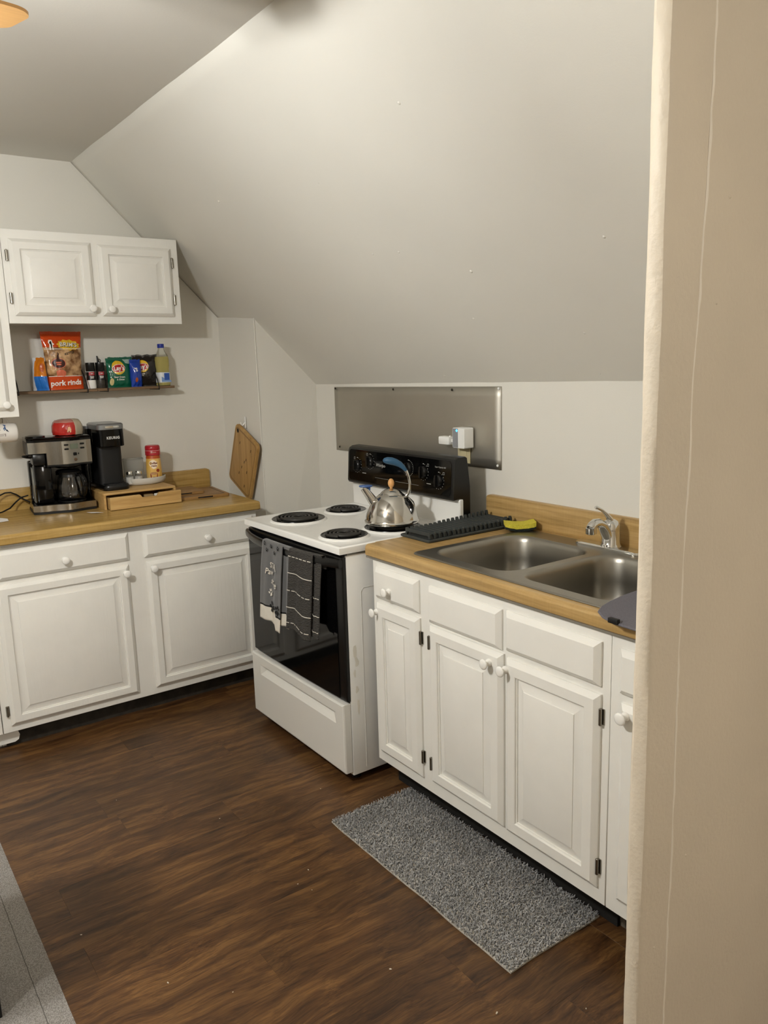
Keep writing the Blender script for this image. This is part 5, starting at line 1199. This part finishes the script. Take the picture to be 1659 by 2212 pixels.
# oil bottle
ob = thing('oil_bottle', 'clear bottle of yellow cooking oil with blue cap at the right end of the shelf', 'bottle', (-2.138, -0.711, SZ), 0.25)
def sq(r, k=.72):  # rounded-square section
    return rrect(-r*.86, r*.86, -r, r, r*k, 5)
secs = [(0, .031), (.003, .034), (.062, .034), (.072, .0315), (.085, .031), (.096, .0335), (.130, .0335), (.150, .029), (.168, .019), (.178, .0145), (.188, .0140)]
part('bottle', MB().loft([[(p, q, z) for p, q in sq(r)] for z, r in secs]), mat('bottle_plastic', 'f4f5ee', rough=.08, trans=.95, ior=1.15), ob, world=False, smooth=40)
part('oil', MB().loft([[(p, q, z) for p, q in sq(r-.0012)] for z, r in [(.0012, .031), (.004, .034), (.062, .034), (.072, .0315), (.085, .031), (.096, .0335), (.130, .0335), (.143, .031)]]), OIL, ob, world=False, smooth=40)
lbm = MB().loft([[(p, q, z) for p, q in sq(r+.0005)] for z, r in ((.016, .034), (.066, .0338))], cap0=False, cap1=False)
lb = part('label', lbm, mat('oil_label', 'd8dcde', rough=.4), ob, world=False, smooth=40)
part('label_panel', MB().box(.0297, .0304, -.012, .018, .028, .062), mat('oil_label_blue', '2f57a8', rough=.4), lb, world=False)
part('label_swoosh', MB().add([(.0299, y, z) for y, z in ((-.028, .020), (.028, .018), (.028, .026), (.0, .030), (-.028, .046))], [(0, 1, 2, 3, 4)]), mat('oil_label_sky', '7f9fd0', rough=.4), lb, world=False, smooth=0)
part('cap', MB().lathe([(.0155, .186), (.0165, .188), (.0165, .204), (.0155, .206), (0, .206)], seg=20), mat('cap_blue', '1b2f94', rough=.35), ob, world=False, smooth=30)
# mug hanging from a hook under the tall cabinet
mg = thing('mug', 'white printed mug hanging sideways under the tall wall cabinet', 'mug', (-1.985, -1.515, 1.292))
axm = Matrix(((1, 0, 0), (0, 0, -1), (0, 1, 0)))
def mz_(r, t, a): return (r*math.cos(a), t, r*math.sin(a))
mb = MB(); lo = []
for r, t in ((0.0, .066), (.033, .066), (.0385, .063), (.041, .055), (.042, .03), (.042, -.040), (.0395, -.040), (.0395, .052), (.034, .060), (0, .061)):
    lo.append([mz_(max(r, 1e-5), t, 2*PI*k/30) for k in range(30)])
part('cup', mb.loft(lo, cap0=False, cap1=False), mat('mug_white', 'dedad4', rough=.2), mg, world=False, smooth=50)
part('handle', MB().tube([(0, .012+.022*math.cos(a)*1.0, .040+.030*math.sin(a)) for a in (PI*k/12 for k in range(13))], .0048, 8), mat('mug_white', 'dedad4', rough=.2), mg, world=False, smooth=60)
def mgp(u, v, off=.0006): a = PI*0.12+v/.042; return ((.042+off)*math.cos(a), u, (.042+off)*math.sin(a))
def mdec(name, vf, m):
    mb = MB(); mb.add([mgp(p, q) for p, q in vf[0]], vf[1]); o = part(name, mb, m, mg, world=False, smooth=0, recalc=False); return o
mdec('emblem', poly2([(.010, -.004), (.018, .004), (.016, .016), (.020, .026), (.008, .030), (.012, .014), (.006, .006)]), mat('mug_blue', '3c5a86', rough=.3))
mdec('emblem', poly2([(.028, -.010), (.022, .0), (.014, .004), (.018, -.006)]), mat('mug_navy', '1f2a3c', rough=.3))
mi = mat('mug_ink', '8a7f78', rough=.4)
for k, (u, v, w_, h_) in enumerate(((-.018, -.004, .003, .018), (-.006, 0, .003, .003), (.0, -.018, .026, .002), (-.004, -.024, .02, .002), (.012, -.022, .003, .012), (-.016, -.028, .004, .010))):
    mdec('print_mark', rect2(u-w_/2, u+w_/2, v-h_/2, v+h_/2, 2, 3), mi)
hk = thing('cup_hook', 'brass-coloured cup hook under the tall wall cabinet', 'hook', (-1.985, -1.503, 1.3615))
part('hook_wire', MB().tube([(0, 0, 0.0), (0, 0, -.012), (.008, 0, -.018), (.011, 0, -.0275), (.004, 0, -.036), (-.006, 0, -.034)] if False else [(0, 0, 0), (0, 0, -.004), (.007, 0, -.010), (.0085, 0, -.018), (.003, 0, -.0245), (-.006, 0, -.021)], .0016, 6), HINGEM, hk, world=False)
